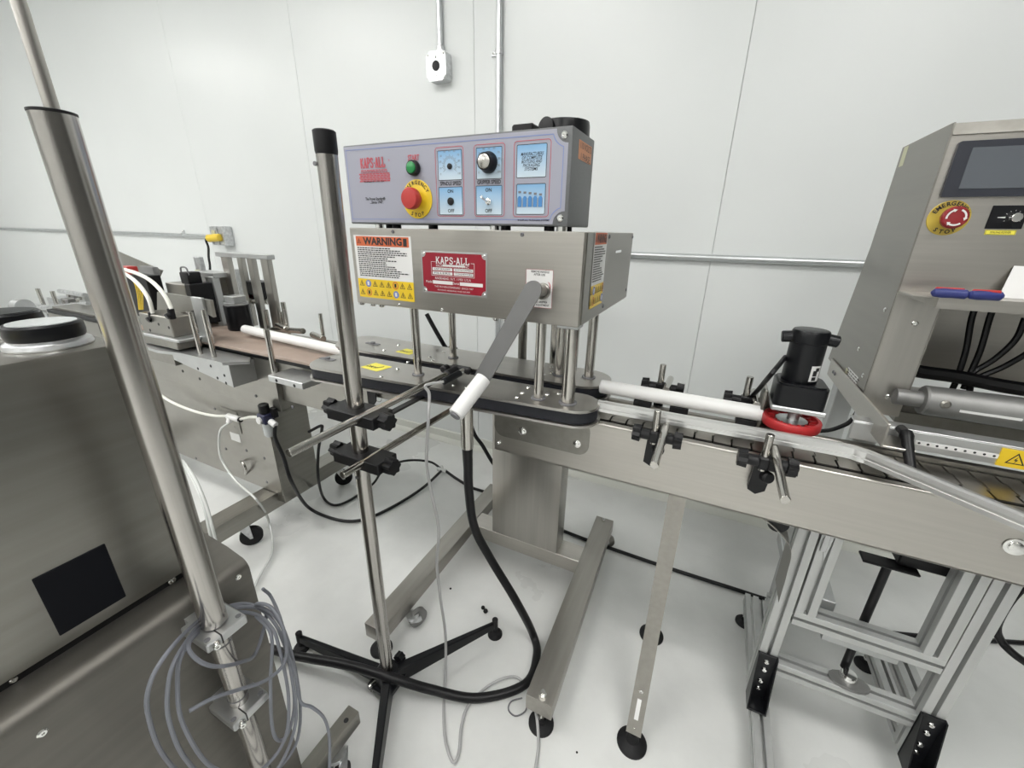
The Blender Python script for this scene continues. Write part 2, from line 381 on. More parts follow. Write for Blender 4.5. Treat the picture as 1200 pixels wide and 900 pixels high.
# printed front sheet with scooped corners round the screws
def decal():
    x0, x1, z0, z1, rr = XL+.0025, XR-.008, ZB+.004, ZT-.004, .026
    pts = [(x0, z0)]
    def scoop(cx, cz, a0, a1):
        for i in range(7):
            a = math.radians(a0+(a1-a0)*i/6); pts.append((cx+rr*math.cos(a), cz+rr*math.sin(a)))
    scoop(x1, z0, 180, 90); scoop(x1, z1, 270, 180); pts.append((x0, z1))
    d = MB().prism([(x, YP-.0008, z) for x, z in pts], (0, .0012, 0)).build('printed_front', 'decal', enc)
    mb = MB(); o = Vector((0, YP-.0009, 0))
    ins = .007; p2 = [(x0+ins, z0+ins)]; r2 = rr+ins
    for cx, cz, a0, a1 in ((x1, z0, 165, 105), (x1, z1, 255, 195)):
        for i in range(7):
            a = math.radians(a0+(a1-a0)*i/6); p2.append((cx+r2*math.cos(a), cz+r2*math.sin(a)))
    p2.append((x0+ins, z1-ins))
    ring_on(mb, o, R, U, p2, .0016); mb.build('blue_border', 'blueink', enc)
decal()
for z in (ZB+.016, ZT-.016): screw((XR-.017, YP, z), (0, -1, 0), .0075, 'chrome', enc, h=.005)
def P(u, v): return ony(u, v, YP-.001)
# brand print
serif_text('KAPS-ALL', P(437.0, 190.8), R, U, .0215, .082, 'redprint', enc)
text('®', P(456, 188), R, U, .007, 'redprint', enc)
mb = MB(); c = P(438.8, 205.0); rows = 7
for j in range(rows):
    z0 = -.0155+j*.0041; w = .051 if j < 5 else .043; n = 9
    for i in range(n):
        x0 = -w+(2*w/n)*(i+(.25 if j % 2 else 0)); x1 = min(x0+2*w/n-.0012, w)
        rect_on(mb, c, R, U, x0, x1, z0, z0+.0031)
o = mb.build('brick_print', 'redprint', enc); o['kind'] = 'stuff'
text('PACKAGING SYSTEMS', P(438.8, 201.4), R, U, .0095, 'decal', enc, width=.092, bold=.03, lift=.0012)
text('PACKAGING SYSTEMS', P(438.8, 201.2), R, U, .0078, 'redprint', enc, width=.086, lift=.0016)
text('Riverhead, NY 11901 USA', P(438.5, 212.8), R, U, .0056, 'ink', enc, width=.066, bold=.02)
text('The Proven Standard®', P(440, 233.2), R, U, .0098, 'ink', enc, width=.067, bold=.02)
text('...Since 1947.', P(441.5, 237.2), R, U, .0092, 'ink', enc, width=.045, bold=.02)
text('START', P(484.6, 185.0), R, U, .0165, 'redprint', enc, width=.034, bold=.03)
text('© KAPS-ALL PACKAGING SYSTEMS', P(625, 258.2), R, U, .0048, 'ink', enc, width=.075, bold=.02)
# start button
b0 = P(486.2, 197.2)
g = MB().lathe([(.0165, 0), (.0175, .003), (.0165, .013), (.0145, .014)], b0, (0, -1, 0), 28).build('start_button', 'black', enc)
part_label(g, 'round green start push button in black bezel')
MB().lathe([(.0125, .013), (.0125, .0165), (.011, .0175)], b0, (0, -1, 0), 28).build('green_button_cap', 'green', enc)
# emergency stop
b0 = P(489.4, 233.5)
e = MB().lathe([(.044, 0), (.044, .0018), (.0434, .002)], b0, (0, -1, 0), 40).build('emergency_stop_plate', 'yellow', enc)
part_label(e, 'round yellow emergency stop plate')
mb = MB(); arc_into(mb, 'EMERGENCY', b0+Vector((0, -.0024, 0)), R, U, .0365, 150, 30, .0115); arc_into(mb, 'STOP', b0+Vector((0, -.0024, 0)), R, U, .0365, 243, 297, .0125, top=False)
mb.build('lettering', 'ink', enc)
MB().lathe([(.014, .002), (.014, .012), (.0235, .016), (.0245, .02), (.0245, .031), (.022, .035), (.012, .0362)], b0, (0, -1, 0), 32).build('emergency_stop_button', 'red', enc)
# speed boxes
def box_px(u0, v0, u1, v1): a, b = P(u0, v0), P(u1, v1); return a.x, b.x, b.z, a.z
def outline(u0, v0, u1, v1, m, rad, w, o_=enc):
    x0, x1, z0, z1 = box_px(u0, v0, u1, v1); mb = MB(); ring_on(mb, (0, YP-.0009, 0), R, U, rrect_pts(x0, x1, z0, z1, rad), w, .0006)
    return mb.build('outline', m, o_)
def fill(u0, v0, u1, v1, m, rad, name='blue_box'):
    x0, x1, z0, z1 = box_px(u0, v0, u1, v1); mb = MB(); o = MB().prism([(x, YP-.0012, z) for x, z in rrect_pts(x0, x1, z0, z1, rad)], (0, .0006, 0)).build(name, m, enc)
    mb = MB(); ring_on(mb, (0, YP-.0013, 0), R, U, rrect_pts(x0, x1, z0, z1, rad), .0012, .0002); mb.build('outline', 'ink', enc)
    return o
def dial(u0, v0, u1, v1):
    x0, x1, z0, z1 = box_px(u0, v0, u1, v1); c = Vector(((x0+x1)/2, YP-.0013, (z0+z1)/2)); mb = MB()
    for i in range(31):
        a = math.radians(-125+250*i/30); d = Vector((math.sin(a), 0, math.cos(a))); s = Vector((d.z, 0, -d.x))*.0004
        r0, r1 = (.013, .0225) if i % 3 == 0 else (.014, .0195)
        mb.poly([c+d*r0-s, c+d*r0+s, c+d*r1+s, c+d*r1-s][::-1])
    for i in range(11):
        a = math.radians(-125+250*i/10); q = c+Vector((max(-.0255, min(.0255, math.sin(a)*.031)), 0, max(-.029, min(.029, math.cos(a)*.031))))
        text_into(mb, str(i*10), q, R, U, .0062)
    mb.build('dial_scale', 'greyink', enc)
    return c
outline(509.4, 173.2, 544.7, 253.6, 'redprint', .007, .0013); outline(555.2, 169.8, 591.3, 254.0, 'redprint', .007, .0013); outline(602.6, 165.6, 642.6, 254.4, 'redprint', .007, .0013)
fill(512.6, 176.8, 541.8, 210.8, 'bluebox', .002); c1 = dial(512.6, 176.8, 541.8, 210.8)
fill(514.0, 219.4, 542.6, 252, 'bluebox', .002)
fill(558.0, 173.2, 588.2, 209.4, 'bluebox', .002); c2 = dial(558.0, 173.2, 588.2, 209.4)
fill(557.8, 217.8, 588.2, 252.1, 'bluebox', .002)
fill(605.9, 169.8, 640.0, 207.6, 'bluebox', .003); fill(605.4, 215.6, 638.3, 251.5, 'bluebox', .003)
text('SPINDLE SPEED', P(528.2, 215.2), R, U, .0115, 'ink', enc, width=.058, bold=.02)
text('GRIPPER SPEED', P(573.1, 213.6), R, U, .0115, 'ink', enc, width=.060, bold=.02)
for u, v, s in ((528.0, 224.3, 'ON'), (528.8, 247.2, 'OFF'), (572.6, 222.8, 'ON'), (572.7, 247.2, 'OFF')): text(s, P(u, v), R, U, .0105, 'ink', enc, bold=.02)
MB().lathe([(.0062, 0), (.0062, .003), (.004, .004)], P(527.3, 195), (0, -1, 0), 20).build('spindle_speed_plug', 'black', enc)
MB().lathe([(.0085, 0), (.0085, .003), (.006, .004)], P(528.5, 236), (0, -1, 0), 20).build('switch_plug', 'black', enc)
k = MB().lathe([(.0215, 0), (.022, .004), (.0195, .009), (.0175, .022), (.0165, .023)], c2+Vector((0, -.0005, .001)), (0, -1, 0), 36).build('speed_knob', 'blackm', enc)
MB().lathe([(.0145, .0228), (.0145, .0238), (.0135, .0242)], c2+Vector((0, -.0005, .001)), (0, -1, 0), 32).build('knob_cap', 'rod', enc)
tg = MB().lathe([(.0072, 0), (.0072, .003), (.005, .004), (.005, .008), (.0036, .009)], P(572.6, 236.2), (0, -1, 0), 18); q = P(572.6, 236.2)
tg.cyl(q+Vector((0, -.008, 0)), q+Vector((-.004, -.026, .008)), .0022, 10, r2=.0034); tg.build('toggle_switch', 'chrome', enc)
for i, s in enumerate(('MANUFACTURERS', 'OF COMPLETE', 'BOTTLING AND', 'PACKAGING', 'SYSTEMS')):
    text(s, P(623.6-.35*i, 180.4+i*4.45), R, U, .0088, 'ink', enc, shear=.25, bold=.008, width=(.052, .047, .047, .039, .031)[i])
mb, mc = MB(), MB()
for i in range(5):
    q = P(608.9+6.05*i, 242.5); h = .0265; w = .0046
    mb.poly([q+Vector((x, -.0011, z)) for x, z in ((-w, 0), (w, 0), (w, h-.009), (w*.5, h-.005), (-w*.5, h-.005), (-w, h-.009))])
    for s, e in ((-w, 'l'), (w, 'r')): mc.poly([q+Vector((x, -.0013, z)) for x, z in ((s-.0004, 0), (s+.0004, 0), (s+.0004, h-.009), (s-.0004, h-.009))])
    cz = h-.0045+(.0055-.0012*i if i < 4 else .0003)
    mc.poly([q+Vector((x, -.0013, z)) for x, z in ((-.0034, cz), (.0034, cz), (.0034, cz+.0042), (-.0034, cz+.0042))])
mb.build('bottle_print', 'bluebottle', enc); mc.build('bottle_cap_print', 'greyink', enc)
# orange voltage sticker on the right side
RS = Vector((0, 1, 0))
def side_sticker():
    a = onx(679.0, 163.0, XR); b = onx(692.0, 193.5, XR); x = XR+.0004
    s = MB().box(XR-.0002, x, a.y, b.y, b.z, a.z).build('voltage_sticker', 'peach', CM)
    c = Vector((x, (a.y+b.y)/2, (a.z+b.z)/2))
    mb = MB(); text_into(mb, '110 VOLTS', c+U*.0085, RS, U, .018, width=(b.y-a.y)*.85); text_into(mb, '1 PHASE', c-U*.0115, RS, U, .018, width=(b.y-a.y)*.7)
    mb.build('lettering', 'ink', s)
side_sticker()
# motor and small box behind the enclosure
MO = MB().lathe([(.0, 0), (.066, 0), (.066, .205), (.064, .214), (.05, .217), (.02, .218)], (-.421, 1.17, 1.40), (0, 0, 1), 36).build('drive_motor', 'blackm', CM)
part_label(MO, 'black cylindrical drive motor standing behind the control panel')
MB().lathe([(.0, 0), (.026, 0), (.026, .004), (.02, .006)], (-.447, 1.108, 1.592), (-.4, -1, 0), 24).build('motor_cap', 'black', MO)
q = ony(618, 150, 1.03)
MB().box(q.x-.028, q.x+.028, 1.0, 1.05, ZT, ZT+.036, .004).build('connector_box', 'black', CM)
# lower cabinet
CX0, CX1, CZ0, CZ1, CY1 = -.9235, -.2600, 1.1485, 1.3510, 1.40
cab = MB().box(CX0, CX1, YC, CY1, CZ0, CZ1, .002).build('drive_cabinet', 'steel_x', CM)
MB().box(CX1, CX1+.0025, YC+.012, CY1+.003, CZ0+.004, CZ1-.001, .0008).build('side_cover', 'steel_dark', CM)
for u, v in ((612, 275), (460.5, 271.5), (468, 357.5), (518, 365), (607, 373)):
    q = ony(u, v, YC); q.z = min(max(q.z, CZ0+.006), CZ1-.006); screw(q, (0, -1, 0), .0045, 'greyink' if v < 300 else 'chrome', cab)
for y, z in ((YC+.2, CZ1-.01), (CY1-.01, CZ1-.012), (CY1-.02, CZ0+.03), (YC+.2, CZ0+.02)): screw((CX1+.0025, y, z), (1, 0, 0), .005, 'greyink', cab)
q = onx(723, 295, CX1); MB().box(CX1+.002, CX1+.0045, q.y-.035, q.y+.035, q.z-.002, q.z+.004).build('side_slot', 'chrome', cab)
for i, x in enumerate((-.86, -.80, -.68, -.5, -.47, -.36, -.33)): MB().cyl((x, YC+.05, CZ1-.001), (x, YC+.05, CZ1+.0125), .012, 14).build('standoff', 'black' if i % 3 else 'chrome', CM)
for x in (-.88, -.34): MB().cyl((x, 1.0, CZ1-.001), (x, 1.0, ZB+.002), .012, 12).build('standoff', 'black', CM)
for u in (425, 438, 448, 581, 594): 
    q = ony(u, 360+(u-425)*.1, YC+.012); MB().lathe([(.009, 0), (.009, .006), (.005, .009)], (q.x, YC+.012, CZ0+.001), (0, 0, -1), 12).build('bolt', 'chrome', cab)
# warning sticker
def warning(o, r, u, w, h, parent, full=True):
    o = V3(o); n = r.cross(u)
    s = MB(); rect_on(s, o, r, u, 0, w, 0, h, .0005); s = s.build('warning_sticker', 'paper', parent)
    mb = MB(); rect_on(mb, o, r, u, .003*w/.08, w-.003*w/.08, h*.835, h*.985, .0008); mb.build('orange_header', 'orange', parent)
    mb = MB(); rect_on(mb, o, r, u, 0, w, 0, h*.31, .0008); mb.build('yellow_band', 'yellow', parent)
    mb = MB(); text_into(mb, 'WARNING', o+r*w*.515+u*h*.908, r, u, h*.15, width=w*.68, bold=.04, lift=.0011)
    def tri(cx, cz, s_, lift=.0011, w_=.14):
        a = [Vector((0, 1)), Vector((-.87, -.5)), Vector((.87, -.5))]
        for i in range(3):
            p, q = a[i], a[(i+1) % 3]; mb.poly([o+r*(cx+t.x*s_)+u*(cz+t.y*s_)+n*lift for t in (p, q, q*(1-w_*2), p*(1-w_*2))])
        mb.poly([o+r*(cx+t[0]*s_)+u*(cz+t[1]*s_)+n*lift for t in ((-.12, -.25), (.18, -.2), (.08, .5), (-.08, .4))])
    tri(w*.095, h*.9, h*.052)
    # fine print, word by word
    rnd = random.Random(3)
    for j in range(15):
        z = h*(.805-.0315*j); x = w*.05; end = w*(rnd.uniform(.55, .95))
        while x < end:
            l = w*rnd.uniform(.02, .055); rect_on(mb, o, r, u, x, min(x+l, end), z-h*.0085, z+h*.0085, .0008); x += l+w*.009
    rect_on(mb, o, r, u, w*.87, w*.93, h*.85, h*.965, .0012)
    cols = 8 if full else 6
    discs = []
    for j in range(2):
        for i in range(cols):
            cx, cz = w*(.07+.86*i/(cols-1)), h*(.235-.145*j)
            if (j, i) in ((0, 1), (1, 5)): discs.append((cx, cz, 'blueink'))
            elif (j, i) in ((0, 5), (1, 1)): discs.append((cx, cz, 'orange'))
            else: tri(cx, cz-h*.012, h*.062)
    mb.build('lettering', 'ink', parent)
    for cx, cz, m in discs:
        d = MB(); disc_on(d, o+r*cx+u*cz, r, u, h*.06, .0011, 18, 0 if m == 'blueink' else h*.045); d.build('round_symbol', m, parent)
        d = MB(); rect_on(d, o+r*cx+u*cz, r, u, -h*.02, h*.02, -h*.03, h*.03, .0015); d.build('round_symbol', 'paper' if m == 'blueink' else 'ink', parent)
    return s
a, b = ony(414.6, 276.0, YC), ony(485.5, 350.5, YC); a = Vector((ony(414.4, 276, YC).x, YC, ony(420.5, 347, YC).z))
wl = ony(481.0, 276.6, YC); wt = warning(a, R, U, ony(483.5, 310, YC).x-a.x, ony(447, 276.2, YC).z-a.z, CM)
part_label(wt, 'white and yellow warning sticker with orange header on cabinet front')
a = onx(690, 362, CX1+.003); b = onx(711.5, 279.8, CX1+.003)
ws = warning((CX1+.003, a.y, onx(688, 363, CX1).z), RS, U, b.y-a.y, .172, CM, False)
part_label(ws, 'narrow warning sticker on right side of cabinet')
# red maker plate
def maker():
    a, b = ony(496.3, 346.0, YC), ony(571.0, 296.8, YC); w, h = b.x-a.x, ony(533, 295.3, YC).z-ony(533, 345.6, YC).z; o = Vector((a.x, YC, ony(533, 345.6, YC).z))
    pl = MB().box(o.x, o.x+w, YC-.0012, YC, o.z, o.z+h, .0006).build('maker_plate', 'alu', CM); part_label(pl, 'red enamelled maker plate riveted at four corners')
    oo = o+Vector((0, -.0012, 0)); rr = h*.115; m = h*.035; pts = []
    for cx, cy, a0 in ((m, m, 90), (w-m, m, 180), (w-m, h-m, 270), (m, h-m, 0)):
        for i in range(6):
            t = math.radians(a0-90*i/5); pts.append((cx+rr*math.cos(t), cy+rr*math.sin(t)))
    MB().poly([oo+R*x+U*y+Vector((0, -.0003, 0)) for x, y in pts]).build('red_field', 'redplate', pl)
    mb = MB(); rect_on(mb, oo, R, U, w*.34, w*.68, h*.66, h*.70, .0005)
    ring_on(mb, oo, R, U, [(w*.16, h*.43), (w*.82, h*.43), (w*.82, h*.76), (w*.16, h*.76)], .0012, .0006)
    for x0, x1 in ((.18, .49), (.51, .80)):
        for y0, y1 in ((.555, .625), (.46, .53)): rect_on(mb, oo, R, U, w*x0, w*x1, h*y0, h*y1, .0006)
    rect_on(mb, oo, R, U, w*.175, w*.49, h*.235, h*.315, .0006); rect_on(mb, oo, R, U, w*.60, w*.94, h*.235, h*.315, .0006)
    text_into(mb, 'PACKAGING SYSTEMS INC', oo+R*w*.49+U*h*.665, R, U, h*.075, width=w*.5, lift=.0009)
    text_into(mb, 'RIVERHEAD, N.Y. 11901 U.S.A', oo+R*w*.49+U*h*.37, R, U, h*.08, width=w*.55, lift=.0009)
    text_into(mb, 'Model', oo+R*w*.115+U*h*.275, R, U, h*.085, width=w*.1, lift=.0009); text_into(mb, 'Serial', oo+R*w*.545+U*h*.275, R, U, h*.085, width=w*.09, lift=.0009)
    text_into(mb, 'THE PROVEN STANDARD  SINCE 1947', oo+R*w*.5+U*h*.17, R, U, h*.06, width=w*.6, lift=.0009)
    text_into(mb, 'PATENTS PENDING AND ISSUED', oo+R*w*.5+U*h*.09, R, U, h*.045, width=w*.5, lift=.0009)
    mb.build('plate_print', 'paper', pl)
    mb = MB(); rect_on(mb, oo, R, U, w*.24, w*.77, h*.72, h*.80, .0008); mb.build('red_gap', 'redplate', pl)
    serif_text('KAPS-ALL', oo+R*w*.5+U*h*.795+Vector((0, -.0006, 0)), R, U, h*.15, w*.52, 'paper', pl)
    mb = MB()
    for x0, y0 in ((.19, .565), (.52, .565), (.19, .47), (.52, .47)): text_into(mb, ('CAP SEALERS', 'BOTTLE CAPPERS')[int(x0 > .4)] if y0 > .5 else ('FILLERS', 'CONVEYORS')[int(x0 > .4)], oo+R*w*(x0+.14)+U*h*(y0+.025), R, U, h*.06, width=w*.25, lift=.0011)
    mb.build('lettering', 'ink', pl)
    for x, y in ((.045, .06), (.955, .06), (.045, .94), (.955, .94)): screw(oo+R*w*x+U*h*y, (0, -1, 0), .0042, 'chrome', pl)
maker()
# handle notice
def notice():
    a, b = ony(615.5, 360, YC), ony(648.8, 316.4, YC); w = b.x-a.x; z1 = ony(632, 315.8, YC).z; z0 = ony(632, 360.4, YC).z; o = Vector((a.x, YC, z0)); h = z1-z0
    s = MB(); rect_on(s, o, R, U, 0, w, 0, h, .0005); s = s.build('handle_notice', 'paper', CM)
    mb = MB(); ring_on(mb, o, R, U, [(0, 0), (w, 0), (w, h), (0, h)], .001, .0008); mb.build('red_outline', 'redprint', s)
    mb = MB(); text_into(mb, 'REMOVE HANDLE', o+R*w*.52+U*h*.94, R, U, h*.075, width=w*.66, bold=.02); text_into(mb, 'AFTER USE', o+R*w*.5+U*h*.865, R, U, h*.075, width=w*.42, bold=.02)
    text_into(mb, 'BOTTLE GRIPPER', o+R*w*.5+U*h*.15, R, U, h*.075, width=w*.66, bold=.02); text_into(mb, 'WIDTH ADJUSTMENT', o+R*w*.5+U*h*.07, R, U, h*.075, width=w*.8, bold=.02)
    mb.build('lettering', 'ink', s)
    mb = MB(); pts = [(w*(.80+.1*math.cos(math.radians(t))), h*(.52+.17*math.sin(math.radians(t)))) for t in range(-80, 90, 12)]
    for (x0, y0), (x1, y1) in zip(pts, pts[1:]): mb.poly([o+R*x+U*y+Vector((0, -.0009, 0)) for x, y in ((x0, y0), (x0+.0022, y0), (x1+.0022, y1), (x1, y1))])
    mb.build('red_arrow', 'redprint', s)
notice()
# crank handle
s0 = ony(637, 341, YC); s1 = ony(628, 339, .815)
cr = MB().cyl(s0, s1, .0125, 20).cyl(s0+Vector((0, -.001, 0)), s0+Vector((0, -.012, 0)), .018, 20, bev=.002).build('crank_shaft', 'steel_dark', CM)
a0, a1 = ony(624, 340, .812), ony(563, 446, .79)
mb = MB(); d = (a1-a0).normalized(); sd = d.cross(Vector((0, 1, 0))).normalized()*.0195; pts = []
for i in range(9):
    t = math.radians(180*i/8); pts.append(a0-d*(math.sin(t)*.0195)+sd*math.cos(t))
pts += [a1-sd, a1+sd]
mb.prism(pts, Vector((0, .006, 0))+d*.0)
arm = mb.build('crank_arm', 'graypaint', CM)
g0, g1 = ony(567, 443, .785), ony(534.5, 485.5, .70)
gd = (g1-g0).normalized()
gr = MB().lathe([(.013, 0), (.0185, .002), (.0185, (g1-g0).length), (.0165, (g1-g0).length+.002)], g0, gd, 26).build('crank_grip', 'white', CM)
part_label(gr, 'white plastic hand grip of the crank')
MB().lathe([(.0125, 0), (.0125, .004), (.010, .006), (.004, .0062)], g1+gd*.0018, gd, 20).build('grip_end_nut', 'greyink', gr)
# gripper plates, belts
def gripper(poly, name, front):
    # poly: outline (x, y) counter-clockwise
    zt = .952
    def grow(k):
        out = []; n = len(poly)
        for i in range(n):
            a, b, c = Vector(poly[i-1]), Vector(poly[i]), Vector(poly[(i+1) % n]); t = ((b-a).normalized()+(c-b).normalized()).normalized(); out.append(b+Vector((t.y, -t.x))*k)
        return out
    for nm, z0, z1, k, m in (('top_plate', zt-.007, zt, 0, 'plate'), ('gripper_belt', zt-.036, zt-.009, -.003, 'beltblk'), ('bottom_plate', zt-.044, zt-.038, .004, 'plate')):
        MB().prism([(p[0], p[1], z0) for p in grow(k)], (0, 0, z1-z0)).build(nm, m if front or nm != 'gripper_belt' else 'beltblk', CM, angle=40)
    MB().prism([(p[0], p[1], zt-.0385) for p in grow(-.02)], (0, 0, .03)).build('spacer_block', 'steel_dark', CM)
def capsule(x0, x1, ya0, ya1, yb0, yb1, n=12):
    # near edge runs ya0 (left) to ya1 (right), far edge yb0 to yb1, round ends
    pts = []
    cy, r = (ya1+yb1)/2, (yb1-ya1)/2
    for i in range(n+1): t = math.radians(-90+180*i/n); pts.append((x1-r+r*math.cos(t), cy+r*math.sin(t)))
    cy, r = (ya0+yb0)/2, (yb0-ya0)/2
    for i in range(n+1): t = math.radians(90+180*i/n); pts.append((x0+r*.8+r*.8*math.cos(t), cy+r*math.sin(t)))
    return pts
gripper(capsule(-1.115, -.206, .808, .868, .966, .990), 'near', True)
gripper(capsule(-1.235, -.222, 1.010, 1.038, 1.195, 1.198), 'far', False)
for u, v in ((413, 424), (466, 433), (478, 425), (447, 442), (547, 455), (531, 452), (606, 466), (619, 455), (641, 463), (634, 468), (612, 461), (655, 462)):
    q = onz(u, v, .952); screw(q, (0, 0, 1), .006, 'chrome', CM, 'plate_screw', .004)
for u, v in ((450, 411), (467, 405), (504, 419), (520, 413), (507, 423), (637, 440), (646, 431), (646, 437), (685, 442)):
    q = onz(u, v, .952); screw(q, (0, 0, 1), .006, 'chrome', CM, 'plate_screw', .004)
for u, v, s in ((441, 430, 1), (478, 412, .9)):
    q = onz(u, v, .9525); k = .042*s
    st = MB().prism([(q.x-k, q.y-k*.55, .952), (q.x+k*.75, q.y-k*.75, .952), (q.x+k, q.y+k*.55, .952), (q.x-k*.75, q.y+k*.75, .952)], (0, 0, .0006)).build('yellow_sticker', 'yellowlab', CM)
    mb = MB(); c = q+Vector((0, 0, .0002))
    text_into(mb, 'DRY', c+Vector((-.013*s, -.006, 0)), Vector((1, -.15, 0)), Vector((.15, 1, 0)), .02*s, bold=.02); mb.bar(c+Vector((.004, -.012, .0005)), c+Vector((.02, .012, .0005)), .0025, .0004)
    mb.build('lettering', 'ink', st)
for u, v in ((384, 421), (437, 403)):
    q = onz(u, v, .952); mb = MB().box(q.x-.03, q.x+.03, q.y-.008, q.y+.008, .952, .9545, .001); mb.cyl(q, q+Vector((0, 0, .007)), .009, 14); mb.build('slot_clamp', 'greyink', CM)
# posts between cabinet and plates
for x, y, r_ in ((-.736, .906, .0115), (-.357, .905, .0125), (-.281, .912, .0165), (-.742, 1.098, .0115), (-.288, 1.124, .0135), (-.372, 1.104, .0150)):
    p_ = MB().cyl((x, y, .9505), (x, y, CZ0+.002), r_, 24).build('post', 'rod', CM)
    MB().lathe([(r_+.006, 0), (r_+.006, .003), (r_+.002, .0035)], (x, y, .952), (0, 0, 1), 24).build('post_collar', 'greyink', CM)
MB().box(-.312, -.262, .888, .93, CZ0-.006, CZ0+.001, .001).build('post_pad', 'alu', CM)
# lift rods and column behind the conveyor
for x, y, r_, m in ((-.60, 1.34, .016, 'steel_dark'), (-.46, 1.30, .016, 'rod')): MB().cyl((x, y, .80), (x, y, CZ0+.002), r_, 20).build('lift_rod', m, CM)
mb = MB().cyl((-.515, 1.32, .80), (-.515, 1.32, CZ0+.002), .0085, 12)
for i in range(46): mb.lathe([(.0085, 0), (.0105, .0018), (.0085, .0036)], (-.515, 1.32, .86+i*.006), (0, 0, 1), 12, False)
mb.build('threaded_rod', 'black', CM)
MB().box(-.697, -.401, 1.288, 1.375, .118, .86, .003, 2).build('column', 'steel_v', CM)
MB().box(-.66, -.44, 1.11, 1.29, .80, .86, .003).build('support_arm', 'steel_dark', CM)
# H base
def beam(x0f, x0r, w, y0, y1, z0, z1, name='base_beam'):
    return MB().hexa([(x0f, y0, z0), (x0f+w, y0, z0), (x0r+w, y1, z0), (x0r, y1, z0), (x0f, y0, z1), (x0f+w, y0, z1), (x0r+w, y1, z1), (x0r, y1, z1)], .003, 2).build(name, 'steel_beam', CM)
b1 = beam(-.289, -.316, .079, .735, 1.60, .062, .12); b2 = beam(-.862, -.878, .072, .70, 1.60, .062, .12)
MB().box(-.80, -.305, 1.287, 1.378, .055, .119, .002).build('cross_beam', 'steel_x', CM)
def level_foot(parent, x, y, top, r=.037, name='levelling_foot'):
    f = MB().lathe([(r, 0), (r, .006), (r*.85, .012), (r*.45, .016), (r*.35, .024), (.0, .026)], (x, y, 0), (0, 0, 1), 28).build(name, 'rubber', parent)
    MB().cyl((x, y, .02), (x, y, top+.02), .006, 12).lathe([(.011, 0), (.011, .008)], (x, y, .03), (0, 0, 1), 6).lathe([(.011, 0), (.011, .008)], (x, y, top), (0, 0, 1), 6).build('stud', 'chrome', f)
    return f
level_foot(CM, -.244, .752, .12); level_foot(CM, -.82, .72, .12)
screw((-.278, 1.575, .12), (0, 0, 1), .008, 'chrome', b1, h=.012)
def caster(parent, x, y, top, ang=0, r=.032, tread='rubber'):
    c, s = math.cos(ang), math.sin(ang); ax = Vector((-s, c, 0)); tr = Vector((c, s, 0))*.02
    w = Vector((x, y, r))+tr
    f = MB().lathe([(r*.8, -.013), (r, -.009), (r, .009), (r*.8, .013)], w, ax, 24).build('caster_wheel', tread, parent)
    mb = MB().cyl((x, y, top-.012), (x, y, top), .022, 16)
    for k in (-1, 1): mb.prism([Vector((x, y, top-.01))+ax*k*.016-tr*1.1, Vector((x, y, top-.01))+ax*k*.016+tr*1.1, w+ax*k*.016+tr*.3+Vector((0, 0, -.006)), w+ax*k*.016-tr*.3+Vector((0, 0, -.006))], ax*k*.003)
    mb.cyl(w-ax*.02, w+ax*.02, .005, 10); mb.build('caster_fork', 'zinc', f); return f
caster(CM, -.775, .835, .062, 1.25, .034, 'zinc2'); caster(CM, -.265, 1.56, .062, .3, .029, 'steel_dark'); caster(CM, -.84, 1.56, .062, .5, .029, 'steel_dark')
# drive spindle under the near gripper
mb = MB().lathe([(.0165, 0), (.0175, .01), (.0175, .125)], (-.552, .872, .775), (0, 0, 1), 24)
mb.build('spindle_housing', 'rod', CM)
# ================================================================ drive hose
def top(o, label, cat, group=None): return tag(o, label, cat, group)
hp = [Vector((-.552, .872, .79)), ony(548.5, 540, .87), ony(549.5, 575, .875), ony(556, 618, .89), ony(575, 655, .91), ony(604, 703, .92), onz(624, 742, .04), onz(629, 768, .016), onz(615, 802, .014), onz(560, 818, .014), onz(505, 808, .05), onz(455, 793, .10), onz(405, 779, .10), onz(345, 768, .07), onz(300, 755, .04)]
hs = MB().tube(hp, .0135, 14, 8).cyl((-.552, .872, .775), (-.552, .872, .70), .0155, 18, r2=.0125)
top(hs.build('drive_hose', 'hose'), 'thick black flexible drive hose curving from the capping machine down across the floor', 'hose')
# ================================================================ chain conveyor
CV = thing('chain_conveyor', 'long steel chain conveyor with aluminium guide rail under the capping machine', 'conveyor', (.1, 1.0, 0))
FY, RY, CT, CB = .93, 1.098, .905, .757
X0, X1 = -.497, .95
def channel(y, yo):
    mb = MB().box(X0, X1, y, y+.003*yo, CB, CT, .0008); mb.box(X0, X1, y, y+.020*yo, CT-.003, CT, .0008); mb.box(X0, X1, y, y+.02*yo, CB, CB+.003)
    mb.cyl((X0, y+.003*yo, CT-.0025), (X1, y+.003*yo, CT-.0025), .0042, 12)
    return mb
sp = channel(FY, 1).build('side_plate', 'steel_x', CV); channel(RY, -1).build('side_plate', 'steel_x', CV)
MB().box(X0, X0+.003, FY+.003, RY-.003, CB, CT-.004).build('end_plate', 'steel_dark', CV)
MB().box(X0, X1, FY+.02, RY-.02, CT-.034, CT-.012).build('chain_bed', 'black', CV)
# darker bolted plate at the left end of the side plate
pts = [(x, FY-.0015, z) for x, z in rrect_pts(X0+.001, -.222, CB+.048, CT-.002, .03, 5)]
MB().prism(pts, (0, .0015, 0)).build('end_cover', 'steel_dark', CV)
for u, v, r_ in ((612, 505, .0085), (676, 520, .007), (585, 518.5, .004), (1190, 641, .011)):
    q = ony(u, v, FY-.0015); MB().lathe([(r_*1.5, 0), (r_*1.5, .0015), (r_, .002), (r_, .006), (r_*.5, .0075)], q, (0, -1, 0), 18).build('bolt', 'chrome', sp)
